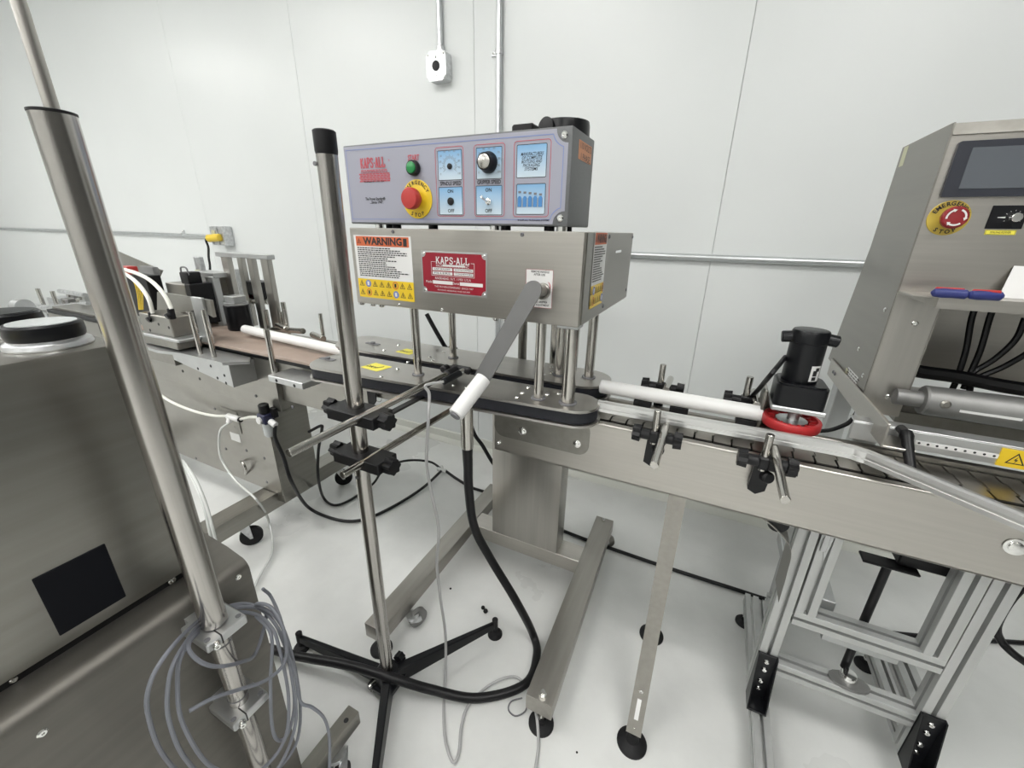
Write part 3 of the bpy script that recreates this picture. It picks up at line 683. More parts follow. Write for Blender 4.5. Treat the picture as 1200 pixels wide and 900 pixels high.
# chain links
def link_mesh():
    w, d, t = .0384, .106, .0035; n = .003; mb = MB(); y0, y1 = -d/2, d/2
    out = [(-w/2, y0), (w/2-n, y0), (w/2-n, y0+.03), (w/2+n*.8, y0+.033), (w/2+n*.8, y1-.033), (w/2-n, y1-.03), (w/2-n, y1), (-w/2, y1), (-w/2, y1-.028), (-w/2+n*1.4, y1-.031), (-w/2+n*1.4, y0+.031), (-w/2, y0+.028)]
    mb.prism([(x, y, -t) for x, y in out], (0, 0, t)); mb.cyl((-w/2+.001, y0+.036, -.007), (-w/2+.001, y1-.036, -.007), .0045, 8)
    return mb
lk = link_mesh().build('chain_link', 'chain', CV, angle=30)
PITCH = .0395
me = lk.data
for v in me.vertices: v.co += world_loc(CV)
LC = Vector((0, (FY+RY)/2, CT+.0005))
i = 0; x = X0+.02
while x < X1-.01:
    o = lk if i == 0 else lk.copy()
    if i: COL.objects.link(o)
    o.location = Vector((x, LC.y, LC.z))-CV.location; x += PITCH; i += 1
# front guide rail: aluminium profile with a bend near its end
ry, rz = .955, .945
rp = [Vector((-.213, ry-.006, rz)), Vector((.05, ry, rz)), Vector((.27, ry+.006, rz)), Vector((.318, ry-.004, rz)), Vector((.36, ry-.035, rz)), Vector((.62, ry-.255, rz))]
def sweep(path, prof, mb):
    P_ = smooth(path, 5); rings = []
    for i, p in enumerate(P_):
        d = (P_[min(i+1, len(P_)-1)]-P_[max(i-1, 0)]); d.z = 0; d.normalize(); s = Vector((d.y, -d.x, 0))
        rings.append([mb.bm.verts.new(p+s*a+Vector((0, 0, b))) for a, b in prof])
    for a, b in zip(rings, rings[1:]):
        for k in range(len(prof)): mb._f([a[k], a[(k+1) % len(prof)], b[(k+1) % len(prof)], b[k]])
    mb._f(rings[0][::-1]); mb._f(rings[-1]); return mb
prof = [(.004, -.014), (.010, -.012), (.010, -.004), (.0075, -.003), (.0075, .002), (.010, .003), (.009, .011), (.004, .014), (-.004, .014), (-.009, .011), (-.009, -.012)]
sweep(rp, prof, MB()).build('guide_rail', 'railalu', CV, angle=30)
g0, g1 = onz(706, 469, .945), onz(888, 496, .945)
gy = 1.052
wt_ = MB().cyl((-.235, gy, .958), (.150, gy, .958), .0185, 24, bev=.002).build('white_guide_tube', 'white', CV); part_label(wt_, 'white round plastic guide on the far side of the chain')
for x in (-.12, -.03, .12): MB().box(x-.022, x+.022, gy-.012, gy+.012, .925, .94, .001).build('tube_clip', 'black', wt_)
MB().box(X0+.28, X1, RY-.026, RY-.01, CT, CT+.012, .001).build('rear_rail', 'steel_dark', CV)
# rail clamps: cross block with two star knobs, upright stub, rod and lower bracket
def star(mb, c, ax, r, l):
    ax = V3(ax).normalized(); t = Vector((0, 0, 1)) if abs(ax.z) < .8 else Vector((1, 0, 0)); s = ax.cross(t).normalized(); u = ax.cross(s); n = 28; c = V3(c)
    ring = [(r*(1-.12*(1+math.cos(7*2*math.pi*i/n))), 2*math.pi*i/n) for i in range(n)]
    a = [mb.bm.verts.new(c+(s*math.cos(t_)+u*math.sin(t_))*q) for q, t_ in ring]; b = [mb.bm.verts.new(c+ax*l+(s*math.cos(t_)+u*math.sin(t_))*q*.92) for q, t_ in ring]
    mb._f(a[::-1]); mb._f(b)
    for i in range(n): mb._f([a[i], a[(i+1) % n], b[(i+1) % n], b[i]])
    return mb
def rail_clamp(x, y, z, front, rod_len):
    k = 1 if front else -1
    mb = MB().cyl((x-.036, y, z), (x+.036, y, z), .012, 16, bev=.001)
    mb.box(x-.016, x+.004, y-.013, y+.013, z-.014, z+.014, .003); mb.box(x+.002, x+.022, y-.014, y+.012, z-.013, z+.014, .003)
    c = mb.build('rail_clamp', 'black', CV)
    for s in (-1, 1): star(MB(), (x+s*.036, y, z), (s, 0, 0), .0205, .018).build('clamp_knob', 'black', c)
    MB().cyl((x-.006, y, z-.02), (x-.006, y, z+.064), .0080, 14, bev=.001).build('upright_pin', 'rod', c)
    MB().cyl((x+.014, y-.155 if front else y+.05, z+.012), (x+.014, ry if front else gy, z+.016), .0084, 14, bev=.001).build('rail_rod', 'rod', c)
    if front:
        m2 = MB().prism([(x-.022, FY-.004, z-.072), (x-.006, FY-.004, z-.080), (x+.010, FY-.004, z-.068), (x+.014, FY-.004, z-.03), (x+.004, FY-.004, z-.012), (x-.02, FY-.004, z-.012)], (0, -.02, 0))
        m2.lathe([(.013, 0), (.013, .012), (.010, .016)], (x+.004, FY-.02, z-.034), (.5, -1, .2), 12).build('lower_bracket', 'black', c)
    else:
        MB().box(x-.015, x+.008, RY-.002, y+.012, CT-.05, z-.006, .003).build('lower_bracket', 'black', c)
rail_clamp(-.062, .905, .915, True, .1); rail_clamp(.158, .905, .908, True, .1)
rail_clamp(-.082, 1.112, .962, False, .1); rail_clamp(.121, 1.112, .962, False, .1)
# support legs
def conv_leg(front):
    k = 1 if front else -1; y = FY+.012 if front else RY-.008
    mb = MB(); yk, zk = y-.012*k, .285; xa = -.0165
    ye = y-.125*k if front else y+.105
    pr = [(y, CB+.02), (y, zk+.01), (ye, .05), (ye-.0045*k, .05), (y-.0045*k, zk+.01), (y-.0045*k, CB+.02)]
    mb.prism([(xa, a, b) for a, b in pr], (.040, 0, 0))
    for sx in (xa, xa+.037): mb.prism([(sx, a, b) for a, b in [(y, CB+.02), (y, zk+.01), (ye, .05), (ye+.022*k, .05), (y+.022*k, zk+.01), (y+.022*k, CB+.02)]], (.003, 0, 0))
    l = mb.build('conveyor_leg', 'steel_beam', CV)
    d = (Vector((0, ye, .05))-Vector((0, y, zk))).normalized(); nn = Vector((0, -d.z, d.y))*(1 if front else -1)
    if front:
        c = Vector((xa+.02, ye, .05))-d*.07+Vector((0, -.0052, 0)); mb = MB(); mb.bar(c-d*.03, c+d*.03, .011, .002, up=(0, -1, .3)); mb.build('slot', 'white', l)
        screw(c-d*.045, (0, -1, 0), .007, 'chrome', l); screw(c+d*.052, (0, -1, 0), .003, 'chrome', l)
    f = MB().lathe([(.041, 0), (.041, .006), (.034, .013), (.018, .02), (.012, .045), (0, .046)], (xa+.02, ye+.004*k, 0), (0, 0, 1), 28).build('levelling_foot', 'rubber', l)
conv_leg(True); conv_leg(False)
# return trough bending down under the conveyor at the frame
tp = [Vector((.06, 1.02, CB+.005)), Vector((.14, 1.02, CB-.008)), Vector((.21, 1.02, CB-.04)), Vector((.26, 1.02, CB-.09)), Vector((.268, 1.02, CB-.16)), Vector((.27, 1.02, CB-.25))]
sweep(tp, [(-.035, 0), (.045, 0), (.045, .003), (-.035, .003)], MB()).build('return_trough', 'steel_dark', CV)
MB().lathe([(.022, -.05), (.022, .04)], (.225, 1.02, CB-.035), (0, -1, 0), 20).build('return_roller', 'black', CV)
# ================================================================ spacing wheel motor
WM = thing('wheel_motor', 'black gear motor turning a red spoked wheel above the chain', 'motor', (.205, 1.09, .96))
wc = onz(925.5, 498, .955); wc = Vector((.205, 1.035, .948))
mb = MB().lathe([(.034, 0), (.055, 0), (.057, .003), (.057, .018), (.055, .021), (.049, .021), (.048, .012), (.034, .012), (.033, 0)], wc, (0, 0, 1), 44, cap=False)
wl_ = mb.build('wheel_rim', 'redwheel', WM)
mb = MB().lathe([(.0, .009), (.031, .009), (.031, .016), (.0, .016)], wc, (0, 0, 1), 28).build('wheel_hub', 'zinc', WM)
for i in range(14):
    a = 2*math.pi*i/14; d = Vector((math.cos(a), math.sin(a), 0)); t = Vector((-d.y, d.x, 0))
    MB().bar(wc+d*.0345+Vector((0, 0, .011)), wc+d*.049+t*.008+Vector((0, 0, .011)), .004, .013).build('wheel_spoke', 'redwheel', WM)
mx, my = .2095, 1.065
mc_ = Vector((wc.x+.006, wc.y+.0, 0))
MB().cyl((wc.x+.002, wc.y, .956), (wc.x+.002, wc.y, .996), .0115, 18).build('shaft', 'alu', WM)
MB().box(.155, .255, .995, 1.09, .992, 1.003, .002).build('mounting_plate', 'alu', WM)
gb = MB().prism([(x, y, 1.0035) for x, y in rrect_pts(.157, .252, .998, 1.085, .014, 4)], (0, 0, .047)); gb.prism([(x, y, 1.0505) for x, y in rrect_pts(.161, .248, 1.002, 1.081, .014, 4)], (0, 0, .004))
gb.build('gearbox', 'blackm', WM)
mo_ = MB().lathe([(.0325, 0), (.0335, .002), (.0335, .086), (.0345, .087), (.0345, .108), (.0325, .112), (.0315, .1125)], (.199, 1.043, 1.054), (0, 0, 1), 36).build('motor_body', 'blackm', WM)
for s in (-1, 1): MB().cyl((.199+s*.030, 1.043, 1.149), (.199+s*.051, 1.043, 1.146), .0125, 16, bev=.002).build('brush_cap', 'blackm', mo_)
a = math.radians(-55); c = Vector((.199, 1.043, 1.08)); mb = MB(); pts = []
for k in range(6):
    t = math.radians(-70+k*8); pts.append(c+Vector((math.cos(t), math.sin(t), 0))*.0341)
for p, q in zip(pts, pts[1:]): mb.poly([p+Vector((0, 0, -.018)), q+Vector((0, 0, -.018)), q+Vector((0, 0, .016)), p+Vector((0, 0, .016))])
mb.build('rating_label', 'paper', mo_)
mb = MB()
for zz, l_, k0 in ((.0, .006, 1), (-.012, .004, 1), (.008, .004, 2)):
    p, q = pts[k0], pts[k0+2]; nn = Vector((q.y-p.y, -(q.x-p.x), 0)).normalized()*.0006; mb.poly([p+nn+Vector((0, 0, zz-l_)), q+nn+Vector((0, 0, zz-l_)), q+nn+Vector((0, 0, zz+l_)), p+nn+Vector((0, 0, zz+l_))])
mb.build('label_print', 'ink', mo_)
MB().box(.142, .150, 1.04, 1.10, .912, 1.02, .002).build('side_bracket', 'steel_dark', WM); MB().box(.15, .185, 1.092, 1.104, .86, .998, .002).build('rear_bracket', 'steel_dark', WM)
mcab = MB().tube([Vector((.166, 1.05, 1.10)), onx(905, 437, .14), onx(893, 462, .135)+Vector((0, .05, 0)), Vector((.125, 1.16, .93)), Vector((.16, 1.2, .86)), Vector((.2, 1.2, .88)), ony(955, 505, 1.2), ony(985, 500, 1.2), ony(1003, 485, 1.22), Vector((.40, 1.30, 1.02))], .0052, 10, 7)
mcab.build('motor_cable', 'hose', WM)
# ================================================================ extrusion stand
ES = thing('extrusion_stand', 'slotted aluminium profile stand under the right end of the conveyor', 'stand', (.48, 1.15, 0))
def extr(a, b, w, name='profile_post', parent=ES, faces=None):
    # bar with a recessed slot on each long side
    a, b = V3(a), V3(b); d = (b-a).normalized(); u = Vector((0, 0, 1)) if abs(d.z) < .8 else Vector((0, -1, 0)); s = d.cross(u).normalized(); u = s.cross(d).normalized()
    h, g, dp = w/2, w*.105, w*.37; q = w*.015
    sec = []
    for k in range(4):
        ca, sa = [(1, 0), (0, 1), (-1, 0), (0, -1)][k]
        for x, y in ((h, -h+q), (h, -g), (h-dp, -g*.98), (h-dp, g*.98), (h, g), (h, h-q)): sec.append((x*ca-y*sa, x*sa+y*ca))
    mb = MB(); A = [mb.bm.verts.new(a+s*x+u*y) for x, y in sec]; B = [mb.bm.verts.new(b+s*x+u*y) for x, y in sec]; n = len(sec)
    for i in range(n):
        mb._f([A[i], A[(i+1) % n], B[(i+1) % n], B[i]])
    mb._f(A[::-1]); mb._f(B)
    return mb.build(name, 'extr', parent)
w = .044; yF, yR = 1.075, 1.30
def exz(x, y, z0, z1, n='profile_post'): return extr((x, y, z0), (x, y, z1), w, n)
PA, PB, PE, PD = .305, .3535, .6095, .6555
zt_ = CB-.001
for x in (PA, PD): exz(x, yF, .09, zt_)
for x in (PB, PE): exz(x, yF, .43, zt_)
extr((PB-.022, yF, .408), (PE+.022, yF, .408), w, 'profile_bar')
extr((PA+.022, yF, .214), (PD-.022, yF, .214), w, 'profile_bar'); extr((PA+.022, yR, .214), (PD-.022, yR, .214), w, 'profile_bar')
for x in (PA, PD): extr((x, yF+.022, .214), (x, yR-.022, .214), w, 'profile_bar')
for x, nm in ((.318, 'l'), (.678, 'r')):
    r_ = extr((x, .72, .066), (x, 1.455, .066), w, 'base_rail'); 
    for y in (.75, 1.40): level_foot(ES, x-.012, y, .044, .03)
for x in (PA, PD):
    y0 = yF-.0225; g = MB().box(x-.024, x+.024, y0-.006, y0, .092, .258, .001); g.box(x-.024, x+.024, y0-.055, y0, .0885, .0945, .001)
    for sx in (x-.024, x+.021): g.prism([(sx, y0, .09), (sx, y0-.055, .09), (sx, y0-.012, .258), (sx, y0, .258)], (.003, 0, 0))
    g = g.build('corner_bracket', 'blackm', ES)
    for z in (.13, .16, .205, .235): screw((x, y0-.006, z), (0, -1, 0), .0075, 'chrome', g, h=.006)
MB().prism([(PA+.018, yF-.028, zt_-.03), (PB+.004, yF-.028, zt_-.03), (PB-.004, yF-.028, zt_-.145)], (0, .004, 0)).build('gusset_plate', 'alu', ES)
MB().box(PB-.018, PB-.006, yF-.030, yF-.022, zt_-.12, zt_, .001).build('tab', 'alu', ES)
# lift screw
LX, LY = .4955, 1.12
mb = MB().cyl((LX, LY, .24), (LX, LY, .603), .0095, 16)
ls = mb.build('lift_screw', 'black', ES); part_label(ls, 'black lift screw between the profile bars')
MB().box(LX-.055, LX+.055, LY-.02, LY+.02, .600, .607, .002).build('screw_plate', 'black', ES)
MB().box(LX+.015, LX+.125, LY+.0, LY+.06, .607, .640, .003).build('motor_block', 'black', ES)
MB().prism([(LX+.046*math.cos(t), yF+.026*math.sin(t), .2365) for t in [2*math.pi*i/16 for i in range(16)]], (0, 0, .008)).build('bearing_flange', 'zinc2', ES)
MB().lathe([(.021, 0), (.019, .010), (.016, .015), (.011, .016)], (LX, yF+.01, .2445), (0, 0, 1), 20).build('bearing', 'chrome', ES)
MB().box(LX-.08, LX+.08, LY-.03, LY+.03, .335, .352, .001).build('lower_plate', 'alu', ES)
# ================================================================ sealing machine on the right
SM = thing('sealing_machine', 'tall steel machine with tilted touch screen and emergency stop at the right edge', 'machine', (.6, 1.35, 0))
SX, SY, SYR = .36, 1.19, 1.46
ZT2, ZS, ZB2 = 1.56, 1.243, .992
SX1 = .86
# side sheet, lower part deeper
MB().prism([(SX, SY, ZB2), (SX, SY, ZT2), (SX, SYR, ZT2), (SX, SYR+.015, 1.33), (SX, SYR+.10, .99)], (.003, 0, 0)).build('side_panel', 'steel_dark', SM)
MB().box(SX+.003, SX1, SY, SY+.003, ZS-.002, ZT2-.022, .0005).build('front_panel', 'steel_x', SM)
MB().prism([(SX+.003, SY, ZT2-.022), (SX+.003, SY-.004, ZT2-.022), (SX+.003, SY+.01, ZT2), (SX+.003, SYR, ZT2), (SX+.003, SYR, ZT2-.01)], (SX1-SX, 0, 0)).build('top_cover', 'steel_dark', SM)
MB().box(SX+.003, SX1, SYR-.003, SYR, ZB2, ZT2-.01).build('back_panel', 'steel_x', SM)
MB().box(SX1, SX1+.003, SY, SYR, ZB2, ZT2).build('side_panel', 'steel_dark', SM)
# front lower narrow panel with shelf
MB().box(SX+.001, SX+.078, SY-.002, SY+.001, ZB2-.035, ZS-.004, .0005).build('lower_front_panel', 'steel_v', SM)
MB().box(SX+.078, SX+.081, SY-.002, SYR-.003, ZB2+.02, ZS-.004).build('inner_panel', 'steel_dark', SM)
shf = MB().box(SX+.002, SX1, SY-.085, SY, ZS-.003, ZS, .0008); shf.box(SX+.04, SX1, SY-.088, SY-.085, ZS-.022, ZS); shf.prism([(SX+.002, SY-.001, ZS-.002), (SX+.042, SY-.087, ZS-.002), (SX+.042, SY-.087, ZS-.02), (SX+.002, SY-.001, ZS-.006)], (.002, .001, 0))
shf.build('front_shelf', 'steel_x', SM)
for u, v in ((1038, 363), (1007, 409), (1012, 440)): screw(onx(u, v, SX), (-1, 0, 0), .006, 'chrome', SM)
for u, v in ((1072, 379), (1040, 465)): screw(ony(u, v, SY-.002), (0, -1, 0), .006, 'chrome', SM)
q = ony(1093, 372, SY)
# yellow stickers on the side
a, b = onx(1061, 170.5, SX), onx(1055, 196, SX)
for (u0, v0, u1, v1) in ((1062, 172, 1055.5, 195), (983, 421, 991, 441)):
    a, b = onx(u0, v0, SX), onx(u1, v1, SX)
    MB().box(SX-.0006, SX, min(a.y, b.y)-.014, min(a.y, b.y)+.014, min(a.z, b.z), max(a.z, b.z)).build('yellow_sticker', 'cream', SM)
a = onx(997, 444, SX); st = MB().box(SX-.0006, SX, a.y-.05, a.y+.045, a.z-.018, a.z+.02).build('rating_label', 'paper', SM)
mb = MB(); rnd = random.Random(5)
for j in range(5):
    x = -.045
    while x < .05:
        l = rnd.uniform(.008, .02); yy = a.y-x; mb.poly([(SX-.0009, yy, a.z+.014-j*.007), (SX-.0009, yy-l, a.z+.014-j*.007), (SX-.0009, yy-l, a.z+.0165-j*.007), (SX-.0009, yy, a.z+.0165-j*.007)]); x += l+.006
mb.build('label_print', 'ink', st)
# screen
a, b = ony(1122.7, 166.4, SY), ony(1100.4, 231.3, SY); sx0 = a.x; sw = .21
bz = MB().prism([(x, SY-.008, z) for x, z in rrect_pts(sx0, sx0+sw, b.z, a.z, .004, 2)], (0, .008, 0)).build('screen_bezel', 'bezel', SM)
MB().box(sx0+.022, sx0+sw-.022, SY-.009, SY-.0075, b.z+.014, a.z-.012, .0004).build('screen', 'screen', SM)
# e-stop
c = ony(1111, 255.5, SY)
ep = MB().lathe([(.033, 0), (.033, .0015), (.0325, .002)], c, (0, -1, 0), 40).build('emergency_stop_plate', 'yellowdull', SM)
mb = MB(); arc_into(mb, 'EMERGENCY', c+Vector((0, -.0024, 0)), R, U, .0265, 155, 25, .0105, bold=.03); arc_into(mb, 'STOP', c+Vector((0, -.0024, 0)), R, U, .0265, 238, 302, .0105, top=False, bold=.03); mb.build('lettering', 'ink', ep)
eb = MB().lathe([(.012, .002), (.012, .016), (.019, .019), (.0205, .023), (.0205, .03), (.018, .033), (.0, .0338)], c, (0, -1, 0), 36).build('emergency_stop_button', 'maroon', SM)
mb = MB(); cc = c+Vector((0, -.0345, 0))
for k in range(3):
    a0 = 70-120*k
    for i in range(8):
        t0, t1 = math.radians(a0-9*i), math.radians(a0-9*(i+1)); mb.poly([cc+Vector((math.cos(t)*r_, 0, math.sin(t)*r_)) for t, r_ in ((t0, .0125), (t0, .0155), (t1, .0155), (t1, .0125))])
    t = math.radians(a0-72); t2 = math.radians(a0-94); mb.poly([cc+Vector((math.cos(t)*.0105, 0, math.sin(t)*.0105)), cc+Vector((math.cos(t)*.0175, 0, math.sin(t)*.0175)), cc+Vector((math.cos(t2)*.014, 0, math.sin(t2)*.014))])
mb.build('white_arrows', 'paper', eb)
# selector dial
a, b = ony(1166.5, 241.5, SY), ony(1153.5, 268, SY); dx = (a.x+b.x)/2+.0
dp_ = MB().box(dx-.002, dx+.05, SY-.002, SY, b.z, a.z+.001, .0005).build('dial_plate', 'blackm', SM)
kc = Vector((dx+.032, SY-.002, (a.z+b.z)/2)); MB().lathe([(.0085, 0), (.008, .014), (.007, .015)], kc, (0, -1, 0), 24).build('dial_knob', 'chrome', dp_)
mb = MB()
for i in range(9):
    t = math.radians(-30+30*i); d = Vector((math.cos(t), 0, math.sin(t))); s = Vector((-d.z, 0, d.x))*.0005; mb.poly([kc+d*r_+s*.6*e_+Vector((0, -.0004, 0)) for r_, e_ in ((.0115, -1), (.0115, 1), (.0135, 1), (.0135, -1))])
mb.poly([kc+Vector((-.022, -.0005, -.0005)), kc+Vector((-.011, -.0005, -.0015)), kc+Vector((-.011, -.0005, .0015)), kc+Vector((-.022, -.0005, .0005))]); mb.build('dial_scale', 'paper', dp_)
c = ony(1172, 272.5, SY-.0005); yl = MB().box(c.x-.022, c.x+.022, SY-.0006, SY, c.z-.0045, c.z+.0045).build('yellow_sticker', 'yellowlab', SM)
mb = MB(); ring_on(mb, c, R, U, [(-.021, -.004), (.021, -.004), (.021, .004), (-.021, .004)], .0007, .0005); text_into(mb, 'SEALING POWER', c, R, U, .005, width=.03, lift=.0006); mb.build('lettering', 'ink', yl)
# base bracket, post, motor cylinder, ruler bar, clamp lever
zb = 1.005
MB().box(SX-.004, SX+.05, .99, 1.50, zb-.052, zb-.047, .001).box(SX-.006, SX-.001, .99, 1.50, zb-.05, zb, .001).build('base_bracket', 'steel_x', SM)
for y in (1.44, 1.42): screw((SX-.006, y, zb-.025), (-1, 0, 0), .005, 'greyink', SM)
MB().box(SX+.004, SX+.05, 1.17, 1.215, .40, zb-.05, .002).build('support_post', 'alu', SM); MB().box(SX+.004, SX+.05, 1.40, 1.45, .0, zb-.05, .002).build('support_post', 'alu', SM)
MB().box(SX-.02, SX+.09, 1.17, 1.45, .36, .40, .003).build('support_foot', 'alu', SM)
cA, cB = ony(1058, 466, 1.17), ony(1235, 497, 1.17); d = (cB-cA).normalized(); d = Vector((d.x, d.y, 0)).normalized(); cA.z = 1.012; Lc = .42
mc2 = MB().lathe([(.0, 0), (.018, 0), (.018, .045), (.030, .046), (.033, .05), (.033, .14), (.0335, .142), (.0335, .29), (.034, .292), (.034, .33), (.02, .331), (.02, .42)], cA+Vector((-.015, 0, 0)), (1, 0, 0), 32).build('cylinder_motor', 'zinc2', SM)
part_label(mc2, 'grey metal cylinder lying along the hood opening')
for x, m in ((.075, 'steel_dark'), (.21, 'chrome'), (.28, 'chrome')): MB().lathe([(.009, 0), (.009, .003), (.005, .006)], cA+Vector((-.015+x, -.0315, .006)), (0, -1, .2), 14).build('bolt', m, mc2)
mb = MB().box(cA.x+.085, cA.x+.18, 1.17-.0345, 1.17-.0335, 1.006, 1.011); mb.build('label_strip', 'paper', mc2)
MB().box(SX+.081, SX1, SY+.02, SYR-.01, .935, .965, .002).build('tray', 'steel_dark', SM)
r0 = ony(1045, 497, 1.05)
MB().box(SX-.04, SX1, 1.055, 1.062, .935, .975, .001).box(SX-.04, SX1, 1.055, 1.09, .975, .978, .001).build('ruler_bar', 'alu', SM)
a = ony(1075, 512, 1.054); rl = MB().box(a.x, a.x+.155, 1.0535, 1.055, .948, .957).build('ruler_scale', 'paper', SM)
mb = MB()
for i in range(11): disc_on(mb, Vector((a.x+.006+i*.0142, 1.0535, .9525)), R, U, .0024, .0004, 10)
mb.build('ruler_dots', 'ink', rl)
q = ony(1192, 531, 1.054); ys = MB().box(q.x-.022, q.x+.022, 1.052, 1.055, .935, .972).build('shock_sticker', 'yellow', SM)
mb = MB(); cq = Vector((q.x+.002, 1.0518, .951)); A3 = [Vector((0, 1)), Vector((-.87, -.5)), Vector((.87, -.5))]
for i in range(3):
    p1, p2 = A3[i], A3[(i+1) % 3]; mb.poly([cq+R*t.x*.016+U*t.y*.016 for t in (p1, p2, p2*.75, p1*.75)])
mb.poly([cq+R*x*.016+U*z*.016 for x, z in ((.1, .5), (-.2, 0), (0, 0), (-.1, -.4), (.2, .1), (0, .1))]); mb.build('lettering', 'ink', ys)
l0 = ony(1061, 508, 1.03); lv = MB().cyl((l0.x, 1.055, l0.z), (l0.x, 1.02, l0.z), .009, 14).lathe([(.010, 0), (.012, .01), (.010, .02), (.0085, .08), (.0075, .086)], (l0.x, 1.03, l0.z+.004), (.03, -.75, -.6), 16); lv.build('clamp_lever', 'black', SM)
for i, (u0, v0, u1, v1) in enumerate(((1139, 372, 1122, 442), (1160, 372, 1135, 442), (1190, 398, 1138, 438), (1215, 405, 1142, 445))):
    p0, p1 = ony(u0, v0, 1.34), ony(u1, v1, 1.33)
    MB().tube([p0+Vector((.0, 0, .05)), p0, (p0+p1)/2+Vector((.004, 0, -.005)), p1, p1+Vector((0, 0, -.03))], .0065, 8).build('hood_cable', 'hose', SM)
MB().tube([Vector((SX+.085, 1.3, 1.06)), Vector((SX+.12, 1.3, 1.045)), Vector((SX+.2, 1.31, 1.04)), Vector((SX+.3, 1.31, 1.03)), Vector((SX+.45, 1.3, 1.03))], .016, 8).build('cable_bundle', 'black', SM)
# things on the shelf
def grips():
    t = thing('tool_grips', 'pair of blue handled tool grips with red inlays lying on the steel shelf', 'tool', (.46, 1.13, ZS))
    for (u0, u1) in ((1089, 1134), (1132, 1173)):
        p0, p1 = onz(u0, 348 if u0 < 1100 else 351, ZS), onz(u1, 351 if u0 < 1100 else 353, ZS); p0.z = p1.z = ZS+.009; d = (p1-p0).normalized(); L_ = (p1-p0).length
        MB().lathe([(.002, 0), (.0075, .004), (.009, L_*.3), (.0085, L_*.6), (.0088, L_*.9), (.004, L_)], p0, d, 14).build('grip', 'blue', t)
        MB().box(p0.x+.006, p1.x-.006, p0.y+.001, p0.y+.009, ZS+.013, ZS+.0195, .002).build('grip_inlay', 'red', t)
grips()
q = onz(1183, 352, ZS); top(MB().prism([(q.x, SY-.03, ZS+.0005), (q.x+.2, SY-.03, ZS+.0005), (q.x+.2, SY-.004, ZS+.06), (q.x+.015, SY-.004, ZS+.06)], (0, .0015, 0)).build('paper_sheet', 'paper'), 'white paper sheet leaning on the steel shelf at the right edge', 'paper')
# ================================================================ sensor stand
SS = thing('sensor_stand', 'steel sensor stand with black tripod base and two clamped rods', 'stand', (-.70, .626, 0))
px, py = -.700, .626
MB().cyl((px, py, .075), (px, py, .80), .0180, 32).build('lower_pole', 'pole', SS)
pu = MB().cyl((px+.002, py, .79), (px+.012, py, 1.482), .0192, 36).build('upper_pole', 'pole', SS)
MB().lathe([(.0192, -.006), (.0204, 0), (.0204, .032), (.018, .034)], (px+.012, py, 1.482), (0, 0, 1), 32).build('pole_cap', 'black', SS)
for z in (1.46, .786): 
    MB().cyl((px-.0, py-.0175, z), (px-.0, py-.0205, z), .004, 12).build('pin_hole_shade', 'greyink', SS)  # dark disc standing for the shaded inside of a pin hole
mb = MB().lathe([(.032, .03), (.034, .032), (.034, .095), (.028, .10)], (px, py, 0), (0, 0, 1), 28); mb.box(px-.045, px+.04, py-.045, py+.045, .04, .062, .004)
hub = mb.build('base_hub', 'blackm', SS)
MB().cyl((px-.02, py-.03, .07), (px-.027, py-.052, .07), .006, 10).cyl((px-.02, py-.03, .05), (px-.027, py-.05, .05), .0045, 10).build('base_bolt', 'chrome', hub)
star(MB(), (px+.005, py+.04, .09), (0, 1, 0), .018, .02).build('base_knob', 'black', hub)
for ang, L_, dz in ((57.5, .375, 0), (184, .365, 0), (-56, .375, 0)):
    a = math.radians(ang); d = Vector((math.cos(a), math.sin(a), 0)); s = Vector((-d.y, d.x, 0)); c = Vector((px, py, 0))
    pr = [c+d*.03-s*.003+Vector((0, 0, z)) for z in (.03, .088)]
    mb = MB(); A = c+d*.025; B = c+d*(L_-.005)
    for sgn in (1,):
        w0, w1 = .017, .0085
        mb.hexa([A-s*w0+U*.034, B-s*w1+U*.036, B+s*w1+U*.036, A+s*w0+U*.034, A-s*w0*.75+U*.090, B-s*w1*.75+U*.062, B+s*w1*.75+U*.062, A+s*w0*.75+U*.090], .003)
    lg = mb.build('tripod_leg', 'blackm', SS)
    e = c+d*L_; MB().cyl(e+U*.03, e+U*.075, .0105, 16, bev=.003).build('leg_end', 'black', lg)
    MB().lathe([(.026, 0), (.026, .005), (.02, .014), (.009, .018), (.007, .032)], e, (0, 0, 1), 22).build('levelling_foot', 'rubber', lg)
def stand_clamp(z, rod_a, rod_b, dx):
    mb = MB().box(px-.052, px+.088, py-.035, py+.030, z-.014, z+.014, .002); mb.box(px-.06, px-.03, py-.02, py+.012, z-.012, z+.012, .002)
    c = mb.build('cross_clamp', 'black', SS)
    star(MB(), (px-.06, py-.004, z), (-1, 0, .1), .021, .022).build('clamp_knob', 'black', c); star(MB(), (px+.088, py-.004, z), (1, -.1, 0), .0215, .024).build('clamp_knob', 'black', c)
    MB().cyl(rod_a, rod_b, .0085, 18, bev=.001).build('cross_rod', 'rod', c)
ra, rb = Vector((-.66, .425, .956)), Vector((-.628, .945, .973))
stand_clamp(.952, ra, rb, 0)
rc, rd = Vector((-.66, .535, .846)), Vector((-.655, 1.0, .838))
stand_clamp(.838, rc, rd, 0)
MB().bar(ony(452, 487, .66), ony(498, 463, .86), .016, .006).build('sensor_arm', 'black', SS)
d = (rb-ra).normalized()
sb = MB().cyl(rb-d*.05, rb+d*.002, .0125, 16, bev=.003).build('rod_clamp', 'black', SS)
sr = rb+Vector((.024, -.01, .0)); 
MB().cyl(sr-d*.085, sr+d*.0, .0095, 16, bev=.002).build('sensor_head', 'blackm', SS)
MB().cyl(sr-d*.012, sr+d*.006, .0098, 16).build('sensor_ring', 'chrome', SS)
